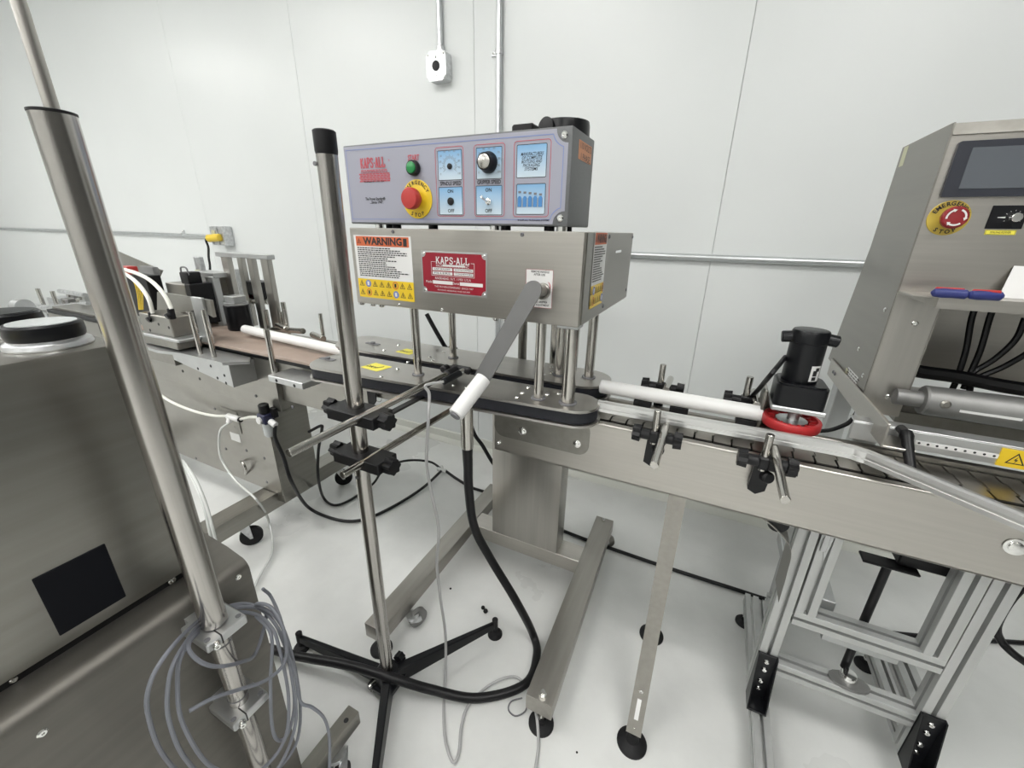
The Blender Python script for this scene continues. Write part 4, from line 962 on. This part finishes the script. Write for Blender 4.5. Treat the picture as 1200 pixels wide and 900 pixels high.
MB().box(rb.x-.02, rb.x+.045, rb.y-.006, rb.y+.012, rb.z-.008, rb.z+.012, .004).build('sensor_bracket', 'black', SS)
MB().cyl(rb+Vector((-.028, -.03, .004)), rb+Vector((-.028, -.005, .004)), .011, 12, bev=.003).build('bracket_knob', 'black', SS)
e = sr-d*.085
cab_pts = [e, e+Vector((-.02, -.05, .002)), ony(503, 462, .80), ony(502, 490, .775), ony(500.5, 520, .77), ony(500, 545, .76), ony(506, 580, .755), ony(514, 620, .75), ony(512, 660, .745), ony(516, 700, .74), onz(522, 745, .15), onz(522, 790, .02), onz(520, 830, .006), onz(522, 868, .006), onz(531, 893, .006), onz(538, 880, .006), onz(541, 850, .006), onz(550, 825, .006), onz(575, 802, .006), onz(603, 793, .006), onz(618, 808, .006), onz(628, 835, .03), onz(631, 870, .006), onz(628, 897, .006), onz(622, 930, .006)]
top(MB().tube(cab_pts, .0042, 8, 7).build('sensor_cable', 'greycable2'), 'thin grey sensor cable hanging from the stand rod and looping on the floor', 'cable')
top(MB().tube([onz(612, 818, .004), onz(599, 822, .004), onz(596, 832, .004), onz(604, 839, .004), onz(615, 834, .004), onz(618, 824, .004)], .0022, 7, 6).build('wire_loop', 'greyink'), 'small thin loop of dark wire on the floor beside the right machine foot', 'wire')
# ================================================================ cabinet machine in the left foreground
LM = thing('cabinet_machine', 'dark steel cabinet machine with black window in left foreground', 'machine', (-.95, .0, 0))
BX, BY = -.70, .258
MB().box(-1.35, BX, -.35, BY, .820, 1.2005, .004, 2).build('upper_cabinet', 'steel_dark', LM)
MB().box(-1.34, BX-.010, -.34, BY-.006, .80, .820).build('gap_shade_strip', 'rubber', LM)  # black strip painting the shade in the gap under the upper cabinet
wn = MB().box(BX-.004, BX+.0015, .097, .168, .837+.002, .9355, .001).build('dark_window', 'darkglass', LM); part_label(wn, 'square black window in steel cabinet side')
# base with rounded sloping shoulder
KX, KY = -.66, .315
sh = []
for i in range(7):
    t = math.radians(90-90*i/6); sh.append((KX-.02+.02*math.cos(t), .779+.02*math.sin(t)))
pr = [(-1.40, .10), (-1.40, .812), (-.80, .812), (-.715, .806)] + sh + [(KX, .10)]
MB().prism([(x, -.45, z) for x, z in pr], (0, KY+.45, 0)).build('base_cabinet', 'steel_base', LM)
for y, z in ((.045, .785), (.295, .755), (.225, .81)): screw(onx(279, 676, KX) if y > .28 else (Vector((KX, y, z-.03)) if y < .1 else Vector((BX-.009, y, .812))), (1, 0, 0), .0055, 'chrome', LM)
screw((BX-.009, .05, .812), (1, 0, 0), .004, 'chrome', LM)
# tall tube in two split blocks
qx, qy = -.612, .2258
tb = MB().cyl((qx, qy, .775), (qx, qy, 1.449), .0178, 48).build('tall_tube', 'pole', LM); part_label(tb, 'thick satin steel tube clamped upright on the cabinet')
MB().lathe([(.0178, 0), (.0184, .0005), (.0184, .0025), (.0172, .003), (.0165, .0032), (.0165, .0002)], (qx, qy, 1.449), (0, 0, 1), 44).build('tube_rim', 'black', LM)
MB().cyl((qx, qy, .30), (qx, qy, .776), .0145, 36).build('inner_tube', 'pole', LM)
for z in (.745, .62): MB().lathe([(.0147, 0), (.0153, .0015), (.0147, .003)], (qx, qy, z-.015), (0, 0, 1), 32, False).build('tube_ring', 'greyink', LM)
for z in (.765, .585):
    mb = MB().box(KX+.012, qx+.032, qy-.030, qy+.030, z-.008, z+.008, .002); mb.box(KX, KX+.014, qy-.018, qy+.018, z-.007, z+.007)
    bk = mb.build('clamp_block', 'alu', LM)
    MB().box(qx+.012, qx+.0323, qy-.010, qy-.008, z-.0083, z+.0083).build('clamp_slit', 'ink', bk)
    for dy in (-.023, .023): MB().cyl((qx+.022, qy+dy, z+.0075), (qx+.022, qy+dy, z+.0085), .0042, 12).build('clamp_hole_shade', 'greyink', bk)  # dark discs painting the shade inside the clamp holes
    screw((qx+.032, qy-.018, z), (1, -.3, 0), .006, 'chrome', bk, h=.008)
MB().cyl((-.835, .3095, .83), (-.835, .3095, 2.4), .0080, 18).build('thin_mast', 'steel_v', LM)
# lids on top
def lid(cx, cy, r, label, top_m='bowl'):
    t = thing('round_lid', label, 'lid', (cx, cy, 1.2005))
    MB().lathe([(r*1.12, 0), (r*1.14, .002), (r*1.10, .007), (r*.97, .010), (r*.97, .011)], (cx, cy, 1.2005), (0, 0, 1), 44).build('seat_ring', 'zinc', t)
    MB().lathe([(r*.96, .0105), (r, .013), (r*1.02, .019), (r*1.0, .028), (r*.93, .0305), (r*.86, .0305)], (cx, cy, 1.2005), (0, 0, 1), 48).build('black_rim', 'blackm', t)
    MB().lathe([(r*.87, .0295), (r*.86, .0312), (r*.3, .0317), (.0, .0317)], (cx, cy, 1.2005), (0, 0, 1), 44).build('clear_top', top_m, t)
lid(-.763, .206, .037, 'round clear lid with black rim standing nearest on the dark steel cabinet')
lid(-.90, .203, .043, 'round black rimmed lid behind the nearer one at the left picture edge', 'blackm')
MB().box(-.80, -.73, .03, .10, 1.2005, 1.202).build('yellow_sticker', 'yellowlab', LM)
# frame leg with caster
a, b = onz(409, 825, .2), onz(348, 900, .2)
fl = MB().box(-.595-.0, -.545, -.1, .452, .15, .2, .002, 2)
xb = onz(421, 833, .2).x; xa = onz(409, 825, .2).x; ye = onz(414, 829, .2).y
fl = MB().box(xa, xb, -.15, ye, .155, .2, .003, 2).build('frame_leg', 'steel_dark', LM)
MB().box(KX-.05, xa+.002, -.14, -.08, .155, .2).build('frame_link', 'steel_dark', LM)
screw(Vector(((xa+xb)/2+.005, ye-.03, .2)), (0, 0, 1), .006, 'ink', fl, h=.0015)
caster(LM, (xa+xb)/2+.012, ye-.075, .155, -1.2, .052)
# coil of grey cable hung on the blocks
def coil():
    L = [(300, 712, -.642), (262, 711, -.642), (232, 728, -.625), (200, 760, -.57), (176, 800, -.57), (174, 840, -.58), (195, 890, -.59), (240, 925, -.59), (300, 920, -.585), (343, 880, -.575), (352, 830, -.57), (340, 760, -.575), (322, 722, -.60), (292, 708, -.642), (262, 712, -.642), (238, 727, -.635),
         (206, 772, -.575), (196, 815, -.57), (201, 855, -.575), (222, 895, -.58), (270, 935, -.58), (322, 905, -.565), (346, 850, -.56), (343, 800, -.565), (330, 745, -.58), (305, 714, -.63), (268, 714, -.642), (240, 730, -.632),
         (214, 765, -.58), (208, 800, -.575), (215, 850, -.57), (250, 900, -.575), (300, 905, -.565), (333, 868, -.56), (338, 815, -.565), (326, 755, -.57), (318, 735, -.59), (300, 720, -.63), (266, 718, -.645), (240, 735, -.63),
         (221, 755, -.585), (230, 772, -.57), (252, 781, -.56), (282, 776, -.57), (300, 765, -.62), (312, 720, -.62), (300, 708, -.63), (318, 712, -.60), (333, 740, -.57), (334, 775, -.56), (312, 797, -.555), (280, 808, -.555), (250, 818, -.555), (222, 833, -.56)]
    a = MB().tube([onx(*q) for q in L], .0029, 8, 6)
    R_ = [(300, 722, -.63), (318, 745, -.58), (317, 800, -.575), (319, 852, -.57), (327, 868, -.57), (338, 858, -.565), (345, 825, -.565), (340, 780, -.57), (330, 730, -.60), (318, 700, -.66), (308, 690, -.66)]
    a.tube([onx(*q) for q in R_], .0029, 8, 6)
    T = [(325, 735, -.59), (337, 765, -.57), (346, 790, -.565), (352, 822, -.56), (366, 829, -.55), (380, 842, -.54), (386, 865, -.535), (386, 905, -.53)]
    a.tube([onx(*q) for q in T], .0029, 8, 6)
    top(a.build('cable_coil', 'greycable'), 'hanging coil of grey cable looped round the tube clamps of the dark cabinet', 'cable')
coil()
# ================================================================ labelling machine at the back left
LB = thing('labelling_machine', 'steel labelling machine with brown belt and rods behind the dark cabinet', 'machine', (-1.8, 1.05, 0))
# base beam, column, lower sheet
MB().box(-1.755, -1.66, .60, 1.42, .12, .197, .003, 2).build('base_beam', 'steel_dark', LB)
MB().box(-2.9, -2.81, .60, 1.42, .12, .197, .003, 2).build('base_beam', 'steel_dark', LB)
lp = MB().box(-2.9, -1.612, .975, .98, .20, .66, .001).build('lower_sheet', 'steel_lab', LB)
MB().box(-1.66, -1.612, .98, 1.17, .155, .68, .002).build('column', 'steel_dark', LB)
MB().box(-2.9, -1.66, 1.10, 1.17, .155, .68, .002).build('column', 'steel_dark', LB)
caster(LB, -1.70, .83, .12, 1.0, .046); caster(LB, -1.70, 1.36, .12, .9, .046)
# conveyor body
bp = MB().box(-3.4, -1.475, .955, .96, .655, .872, .001).build('front_sheet', 'steel_lab', LB)
MB().box(-3.4, -1.475, .96, 1.19, .655, .66).build('bottom_sheet', 'steel_dark', LB)
MB().box(-1.48, -1.475, .96, 1.19, .655, .872).build('end_sheet', 'steel_dark', LB)
MB().box(-1.475, -1.02, .975, .98, .70, .878, .001).build('conveyor_side', 'steel_lab', LB)
MB().prism([(-1.02, .975, .745), (-.985, .975, .79), (-.975, .975, .85), (-.99, .975, .878), (-1.02, .975, .878)], (0, .005, 0)).build('tail_plate', 'black', LB)
MB().box(-1.02, -.90, .99, 1.14, .80, .86, .002).build('tail_block', 'steel_dark', LB)
q = ony(443, 466, .9735); mb = MB()
disc_on(mb, Vector((q.x, .9745, q.z)), R, U, .016, .0004, 24, .0145); mb.build('round_mark', 'ink', LB)
MB().box(-2.42, -.53, .94, 1.165, .888, .900, .002).build('brown_belt', 'brown', LB)
MB().box(-3.4, -1.0, .955, 1.15, .868, .887).build('belt_bed', 'black', LB)
MB().box(-2.4, -1.02, 1.168, 1.19, .72, .905, .002).build('rear_side', 'steel_dark', LB)
for u, v in ((214, 477), (252, 479), (300, 464), (343, 477), (230, 537), (265, 526), (289, 528), (313, 565), (310, 537), (276, 500)):
    y = .955 if v < 482 else .975; screw(ony(u, v, y), (0, -1, 0), .007, 'greyink', lp if y > .96 else bp)
q = ony(276, 512, .975); MB().box(q.x-.035, q.x+.035, .9735, .975, q.z-.022, q.z+.02).build('rating_label', 'paper', LB)
MB().box(q.x-.06, q.x+.06, .972, .9735, q.z+.03, q.z+.14, .002).build('cover_plate', 'steel_lab', LB)
MB().tube([ony(282, 541, .965), ony(285, 543, .955), ony(288, 550, .955), ony(288, 555, .97)], .006, 8).build('latch', 'rod', LB)
# white guide
wa, wb = onz(287, 384, .935), onz(398, 409.5, .935)
MB().cyl((-1.80, 1.075, .931), (-1.145, 1.03, .931), .019, 20, bev=.002).build('white_guide_tube', 'white', LB)
q = ony(30, 352, 1.25); MB().cyl((-4.2, 1.25, q.z), (q.x+.75, 1.25, q.z+.0), .032, 16).build('white_guide_bar', 'white', LB)
MB().box(-4.2, q.x+.75, 1.20, 1.30, .86, q.z-.03, .002).build('rear_casing', 'zinc', LB)
# rail holders behind the guide
for u, v, h in ((383, 394, .095), (341, 383, .075), (417, 391, .04)):
    b = ony(u-4, v, 1.17); MB().cyl(b+Vector((-.065, 0, 0)), b+Vector((.035, -.03, 0)), .013, 14, bev=.002).build('rail_holder', 'rod', LB)
    MB().cyl(b, b+U*h, .0075, 12).build('holder_pin', 'rod', LB); MB().cyl(b+Vector((0, .0, 0)), Vector((b.x, 1.18, .85)), .007, 10).build('holder_stem', 'rod', LB)
for u, v0, v1 in ((331, 354, 380), (327, 365, 385), (310, 363, 382)):
    a_, b_ = ony(u, v0, 1.23), ony(u+5, v1, 1.23); MB().cyl(b_+U*-.05, Vector((b_.x, b_.y, a_.z)), .010, 12).build('short_post', 'rod', LB)
MB().cyl(ony(320, 386, 1.2), ony(355, 388, 1.12), .012, 12).build('cross_pin', 'rod', LB)
# bridge: bar on four square posts
MB().box(-2.115, -1.745, 1.20, 1.235, 1.215, 1.235, .002).build('bridge_bar', 'alu', LB)
for u0, u1, y in ((263, 277, 1.22), (280, 290, 1.34), (292, 303, 1.22), (309, 322, 1.22)):
    a_ = ony(u0+3, 306, y); w_ = .024 if y < 1.3 and u0 != 292 else .018
    MB().box(a_.x-w_, a_.x+w_, y-.012, y+.012, .86, 1.218, .002).build('bridge_post', 'steel_v', LB)
MB().cyl(ony(286, 352, 1.35), ony(316, 353, 1.35), .018, 14).build('cross_tube', 'rod', LB)
MB().box(-2.16, -2.02, 1.33, 1.40, 1.0, 1.09, .003).build('sensor_box', 'black', LB)
q = ony(295, 347, 1.34); MB().box(q.x-.02, q.x+.03, 1.33, 1.36, q.z-.012, q.z+.012, .003).build('red_tab', 'red', LB)
# black roller with silver cap
q = ony(279, 386, 1.08); r0_ = MB().cyl((-1.95, 1.15, .902), (-1.95, 1.15, 1.015), .052, 32, bev=.003).build('wrap_roller', 'blackm', LB)
MB().cyl((-1.95, 1.15, 1.015), (-1.95, 1.15, 1.025), .05, 28).box(-1.985, -1.915, 1.12, 1.18, 1.024, 1.055, .003).build('roller_cap', 'alu', LB)
# block bracket holding the applicator
fr = .86
P4 = [ony(210, 416, fr), ony(268, 428.5, fr), ony(271.5, 453.5, fr), ony(200, 433, fr)]
a_, b_ = P4[0], P4[1]; zt4, zb4 = P4[1].z, P4[2].z; xr4 = P4[1].x; xl4 = P4[0].x
ab = MB().prism([(xl4, fr, zt4), (xr4, fr, zt4), (xr4, fr, zb4), (xl4-.05, fr, zb4+.055), (xl4-.05, fr, zt4)], (0, .095, 0)).build('block_bracket', 'alu', LB)
for u, v in ((232, 432), (247, 429), (234, 444), (255, 443), (263, 440), (265, 449), (214, 435)): MB().cyl(ony(u, v, fr)+Vector((0, -.0005, 0)), ony(u, v, fr)+Vector((0, .001, 0)), .006, 12).build('bolt_hole_shade', 'black', ab)  # black discs stand in for the shade inside the bracket's bolt holes
MB().prism([(xl4-.30, fr-.02, zt4), (xl4-.08, fr-.035, zt4), (xl4+.04, fr-.012, zt4), (xr4-.02, fr-.010, zt4), (xr4+.05, fr+.05, zt4), (xr4+.0, fr+.085, zt4), (xl4-.30, fr+.085, zt4)], (0, 0, .011)).build('mounting_plate', 'alu', LB)
MB().box(xl4-.35, xl4-.05, fr+.0, fr+.09, zt4-.06, zt4, .002).build('rail_block', 'steel_dark', LB)
for u0, v0, u1, v1, y in ((224, 366, 235, 413, .88), (240, 363, 251, 417, .88)):
    b_ = ony(u1, v1, y); MB().cyl((b_.x, y, zt4+.005), (b_.x, y, ony(u0, v0, y).z), .0085, 14).build('guide_rod', 'rod', LB)
# slide plate between the rods
a_, b_ = ony(226, 348, .93), ony(247, 400, .93)
MB().box(a_.x-.02, b_.x+.005, .93, .942, .90, a_.z, .002).build('slide_plate', 'alu', LB)
a_, b_ = ony(140, 340, .93), ony(246, 352, .93)
MB().prism([ony(184, 342, .94), ony(246, 352, .94), ony(250, 372, .94), ony(232, 362, .94), ony(206, 368, .94), ony(184, 372, .94)], (0, .012, 0)).build('arm_plate', 'steel_lab', LB)
# applicator cylinder block with two fittings
a_, b_ = ony(162, 366, .86), ony(204, 396, .86); zc0 = zt4+.02
ap = MB().box(a_.x, b_.x, .86, .95, b_.z, a_.z, .003).build('applicator_block', 'steel_lab', LB)
for u, v in ((176, 387), (198, 384), (186, 380)): MB().cyl(ony(u, v, .86)+Vector((0, -.0008, 0)), ony(u, v, .86)+Vector((0, .001, 0)), .006, 12).build('bolt_hole_shade', 'black', ap)  # holes in the block, their shade painted as black discs
MB().box(a_.x-.02, b_.x+.03, .85, .96, b_.z-.045, b_.z-.012, .002).build('slide_block', 'steel_dark', LB)
MB().box(a_.x-.02, b_.x+.06, .845, .96, b_.z-.012, b_.z, .002).build('slide_plate', 'alu', LB)
for u, v in ((179, 372), (201, 368)):
    q = ony(u, v, .87); f_ = MB().cyl(q+U*-.02, q+U*.022, .012, 14, bev=.002).cyl(q+Vector((0, -.02, -.008)), q, .011, 12).build('air_fitting', 'black', LB)
for pts_, r_ in ((((179, 367, .87), (174, 350, .87), (163, 334, .88), (150, 323, .89), (138, 318, .90)), .0075), (((201, 362, .87), (192, 345, .87), (178, 330, .88), (162, 321, .89), (146, 316, .90)), .0075)):
    MB().tube([ony(*q) for q in pts_], r_, 10, 6).build('white_air_tube', 'whitetube', LB)
for k in range(4):
    MB().tube([ony(150+k*3, 325+k*2, .95), ony(157+k*2.2, 331+k, .95), ony(161+k*2, 345, .955), ony(163+k*1.5, 363, .95)], .0022, 8, 5).build('yellow_wire', 'plug', LB)
MB().box(ony(150, 345, 1.0).x-.05, ony(176, 345, 1.0).x, 1.0, 1.06, .93, 1.13, .003).build('valve_block', 'black', LB)
q = ony(150, 316, .97); MB().box(q.x-.06, q.x+.02, .96, 1.0, q.z-.02, q.z+.014, .003).build('red_cap', 'red', LB)
# curved guide
MB().tube([ony(211, 357, .97), ony(214, 372, .97), ony(219, 382, .97), ony(227, 388, .97), ony(236, 390, .97)], .008, 10).build('curved_guide', 'chrome', LB)
MB().prism([ony(205, 356, .98), ony(212, 354, .98), ony(216, 376, .98), ony(226, 386, .98), ony(236, 389, .98), ony(236, 400, .98), ony(216, 394, .98)], (0, .012, 0)).build('guide_sheet', 'steel_dark', LB)
# stepper box, round black handle
a_, b_ = ony(193, 331, 1.05), ony(224, 355, 1.05)
MB().box(a_.x, b_.x-.02, 1.05, 1.16, b_.z-.1, a_.z, .003).build('stepper_motor', 'steel_lab', LB)
MB().box(b_.x-.02, b_.x+.02, 1.05, 1.16, b_.z-.1, a_.z+.004, .003).build('motor_end', 'black', LB)
q = ony(217, 322, 1.07); MB().box(q.x-.03, q.x+.03, 1.06, 1.12, a_.z, q.z+.012, .008, 2).build('black_knob', 'black', LB)
MB().tube([q+Vector((-.028, 0, .0)), q+Vector((-.02, 0, .03)), q+Vector((.02, 0, .03)), q+Vector((.028, 0, 0))], .0035, 8).build('wire_bail', 'greyink', LB)
# aluminium uprights beside the bridge
for u0, v0, u1, v1, w_, y, m in ((233, 316, 240, 372, .008, 1.20, 'cream'), (240, 320, 248, 385, .022, 1.18, 'alu'), (250, 324, 258, 392, .018, 1.16, 'alu'), (256, 320, 264, 380, .02, 1.20, 'steel_dark')):
    t_, b_ = ony(u0, v0, y), ony(u1, v1, y); MB().box(t_.x-w_, t_.x+w_, y-.015, y+.015, .90, t_.z, .002).build('upright', m, LB)
q = ony(246, 320, 1.19); MB().box(q.x-.07, q.x+.10, 1.15, 1.23, q.z-.015, q.z+.008, .002).build('upright_cap', 'alu', LB)
q = ony(234, 312, 1.21); MB().box(q.x-.022, q.x+.022, 1.20, 1.225, q.z-.03, q.z+.045, .003).build('upright_tip', 'zinc', LB)
q = ony(282, 320, 1.36); MB().box(q.x-.03, q.x+.03, 1.35, 1.38, .90, q.z+.02, .002).build('upright', 'zinc', LB)
# tilted sheet
MB().prism([ony(134, 293, 1.2), ony(190, 317, 1.2), ony(184, 331, 1.2), ony(128, 330, 1.2)], (0, .006, 0)).build('tilted_sheet', 'steel_lab', LB)
MB().box(ony(172, 320, 1.15).x-.05, ony(180, 320, 1.15).x+.02, 1.14, 1.17, 1.02, ony(172, 312, 1.15).z, .01, 2).build('round_topped_plate', 'graypaint', LB)
# small pad block with its rod
pb = MB().box(ony(315, 447, .86).x, ony(355.5, 457, .86).x, .86, .957, ony(315, 447, .86).z, ony(315, 440, .86).z, .002).build('pad_block', 'alu', LB)
for u, v in ((324, 446), (345, 452)): MB().cyl(ony(u, v, .86)+Vector((0, -.0006, 0)), ony(u, v, .86)+Vector((0, .001, 0)), .006, 12).build('bolt_hole_shade', 'black', pb)  # black discs painted for the dark inside of the pad's holes
q = ony(322.5, 440, .89); MB().cyl((q.x, .89, ony(315, 440, .86).z-.002), (q.x, .89, ony(313, 386, .89).z), .0095, 16).build('guide_rod', 'rod', LB)
# far left rods and levers
for u0, v0, u1, v1, y in ((43, 338, 51, 357, 1.15), (60, 341, 66, 355, 1.15)):
    t_, b_ = ony(u0, v0, y), ony(u1, v1, y); MB().cyl(Vector((b_.x, y, b_.z-.02)), Vector((b_.x, y, t_.z)), .012, 12).build('short_post', 'rod', LB)
for u0, v0, u1, v1, y in ((40, 362, 104, 356, 1.1), (58, 366, 108, 362, 1.08), (36, 357, 100, 366, 1.12), (70, 341, 100, 346, 1.1), (62, 374, 112, 377, 1.05)):
    MB().cyl(ony(u0, v0, y), ony(u1, v1, y), .013, 12).build('cross_pin', 'zinc', LB)
for u, v in ((67, 372), (75, 371), (82, 362), (90, 368), (95, 378), (104, 372)): q = ony(u, v, 1.06); MB().box(q.x-.03, q.x+.03, 1.05, 1.09, q.z-.03, q.z+.012, .003).build('link_block', 'zinc', LB)
q = ony(26, 360, 1.0); MB().lathe([(.0, -.03), (.05, -.03), (.05, .03), (0, .03)], q, (1, .2, 0), 24).build('end_roller', 'alu', LB)
MB().box(-3.4, -2.3, .98, 1.19, .872, .90, .003).build('machine_bed', 'steel_lab', LB)
for u, v, l_, h_ in ((30, 383, .05, .02), (52, 366, .09, .02), (64, 360, .04, .05), (80, 352, .05, .03), (92, 357, .06, .02), (100, 348, .035, .06), (108, 371, .05, .03), (112, 384, .06, .03), (106, 391, .05, .02), (86, 345, .05, .02)):
    q = ony(u, v, 1.08+.05*(u % 3)); MB().box(q.x-l_, q.x+l_, q.y-.02, q.y+.02, q.z-h_, q.z+.012, .003).build('link_block', ('zinc', 'alu', 'zinc2')[u % 3], LB)
    MB().cyl((q.x, q.y-.03, q.z-.005), (q.x, q.y+.05, q.z-.005), .011, 12).build('pivot_pin', 'rod', LB)
# air regulator on the front sheet
AR = thing('air_regulator', 'small air regulator with black knob and clear bowl on the labelling machine', 'regulator', ony(316, 510, .93))
q = ony(312, 492, .925)
MB().box(q.x-.024, q.x+.024, q.y-.022, q.y+.022, q.z-.012, q.z+.030, .004).build('body', 'navy', AR)
MB().cyl(q+U*.030, q+U*.07, .0195, 20, bev=.004).build('knob', 'black', AR)
MB().lathe([(.019, 0), (.019, .05), (.012, .062), (.0, .064)], q-U*.012, (0, 0, -1), 20).build('bowl', 'bowl', AR)
MB().lathe([(.014, 0), (.014, .008), (.012, .0085)], q+Vector((-.004, -.022, .006)), (0, -1, 0), 20).build('gauge', 'paper', AR)
MB().cyl(q+Vector((.024, 0, 0)), q+Vector((.055, 0, -.012)), .012, 14, bev=.002).build('elbow_fitting', 'white', AR)
MB().box(q.x+.01, q.x+.04, q.y+.01, .955, q.z+.01, q.z+.05, .002).build('mounting_bracket', 'black', AR)
e0 = q+Vector((.05, 0, -.014))
hpts = [e0, e0+Vector((0, -.01, -.05)), ony(332, 535, .93), ony(342, 565, .93), onz(362, 595, .06), onz(395, 609, .02), onz(425, 609, .01), onz(460, 594, .01), onz(495, 572, .02), onz(518, 551, .03)]
top(MB().tube(hpts, .0075, 10, 8).build('air_hose', 'hose'), 'black air hose from the regulator sagging to the floor behind the stand', 'hose')
h2 = [ony(362, 506, 1.1), ony(376, 499, 1.1), ony(377, 505, 1.1), ony(373, 530, 1.1), ony(373, 560, 1.08), onz(379, 583, .03), onz(392, 592, .012), onz(412, 585, .012), onz(437, 567, .014), onz(450, 550, .12), onz(475, 540, .12), onz(503, 541, .05), onz(518, 550, .03)]
top(MB().tube(h2, .0065, 10, 8).build('air_hose', 'hose'), 'thinner black air hose looping up to the Y joint from the labelling machine column', 'hose')
y0 = onz(518, 551, .03); yj = thing('hose_joint', 'small pale hose Y joint where black air hoses meet on the floor', 'fitting', y0-U*.03)
MB().cyl(y0+Vector((-.03, 0, 0)), y0+Vector((.03, 0, 0)), .012, 12, bev=.002).cyl(y0, y0+Vector((-.025, .03, 0)), .010, 12).build('joint_body', 'cleartube', yj)
top(MB().tube([y0+Vector((.03, 0, 0)), onz(535, 561, .02), onz(552, 571, .012), onz(572, 578, .012), onz(600, 592, .012), onz(660, 622, .01), onz(740, 651, .01), onz(800, 671, .01), onz(860, 690, .01), onz(910, 706, .01), onz(1010, 735, .01), onz(1075, 745, .01), onz(1180, 752, .01), onz(1260, 758, .01)], .008, 10, 6).build('air_hose', 'hose'), 'long black air hose lying along the floor below the wall', 'hose')
top(MB().tube([ony(500, 368, 1.25), ony(507, 381, 1.25), ony(515, 395, 1.25), ony(524, 409, 1.26), Vector((-.86, 1.30, .90)), ony(552, 498, 1.38), ony(566, 523, 1.40), ony(578, 543, 1.42), Vector((-.76, 1.44, .36)), Vector((-.70, 1.5, .20)), Vector((-.66, 1.55, .02))], .0085, 10, 7).build('power_cable', 'hose'), 'black power cable running down behind the capping machine column', 'cable')
# air tubes at the labelling machine
q_t = ony(272, 489, .945)
TF = thing('tube_tee', 'white push-in tee joining air tubes on the labelling machine front', 'fitting', q_t)
MB().cyl(q_t+Vector((-.03, 0, 0)), q_t+Vector((.05, 0, 0)), .013, 12, bev=.002).cyl(q_t+Vector((-.015, 0, 0)), q_t+Vector((-.015, -.01, -.025)), .011, 12).build('tee_body', 'white', TF)
MB().cyl(q_t+Vector((.05, 0, 0)), q_t+Vector((.062, 0, 0)), .010, 12).build('release_ring', 'black', TF)
top(MB().tube([q_t+Vector((.05, 0, 0)), ony(292, 489, .94), ony(304, 489, .925)], .006, 10, 5).cyl(ony(304, 489, .925), ony(308, 489, .925), .008, 10).build('air_tube', 'whitetube'), 'short white air tube between tee and regulator', 'tube')
top(MB().tube([q_t+Vector((-.03, 0, 0)), ony(250, 487, .94), ony(228, 482, .93), ony(205, 473, .92), ony(190, 464, .92), ony(170, 448, .92)], .006, 10, 6).build('air_tube', 'whitetube'), 'white air tube running left from the tee behind the tall tube', 'tube')
top(MB().tube([q_t+Vector((-.015, -.01, -.025)), ony(258, 505, .93), ony(257, 528, .925), ony(263, 545, .92), ony(278, 565, .90), ony(300, 585, .86), onz(313, 605, .10), onz(319, 630, .03), onz(318, 650, .02), onz(306, 672, .014), onz(297, 690, .012), onz(286, 715, .012)], .005, 10, 7).build('air_tube', 'cleartube'), 'milky air tube hanging from the tee down to the floor', 'tube')
for k in range(2):
    top(MB().tube([ony(212+3*k, 540, .66), ony(226+3*k, 562, .63), ony(238+3*k, 590, .60), ony(244+4*k, 615, .58), ony(249+5*k, 640, .56), ony(252+5*k, 665, .52)], .005, 10, 6).build('air_tube', 'cleartube'), ('left' if k == 0 else 'right')+' one of two milky air tubes hanging right of the tall tube', 'tube')
# small loose pieces on the floor
for u, v, s, l in ((566, 713, 1.0, 'small black rubber plug on the floor, the farther of two'), (569, 717, 1.2, 'small black rubber plug on the floor, the nearer of two')):
    q = onz(u, v, 0); top(MB().lathe([(.006*s, 0), (.0075*s, .003), (.0065*s, .008), (.003, .009)], q, (0, 0, 1), 14).build('rubber_plug', 'rubber'), l, 'plug')
q = onz(528, 690, 0); top(MB().lathe([(.004, 0), (.0045, .002), (.002, .004)], q, (0, 0, 1), 12).build('rubber_crumb', 'rubber'), 'tiny black rubber crumb on the floor left of the two plugs', 'crumb')
q = onz(676, 882, 0); top(MB().lathe([(.0025, 0), (.003, .0015), (.001, .0025)], q, (0, 0, 1), 10).build('rubber_crumb', 'rubber'), 'tiny black crumb on the floor between the machine foot and conveyor leg', 'crumb')
# right edge: hanging cable and bar on the floor
top(MB().tube([ony(1222, 670, 1.3), ony(1196, 690, 1.25), ony(1178, 712, 1.22), ony(1168, 735, 1.22), ony(1174, 752, 1.22), ony(1190, 768, 1.2), ony(1215, 785, 1.2)], .009, 10, 6).build('machine_cable', 'hose'), 'black cable bowing in a loop at the right picture edge under the conveyor', 'cable')
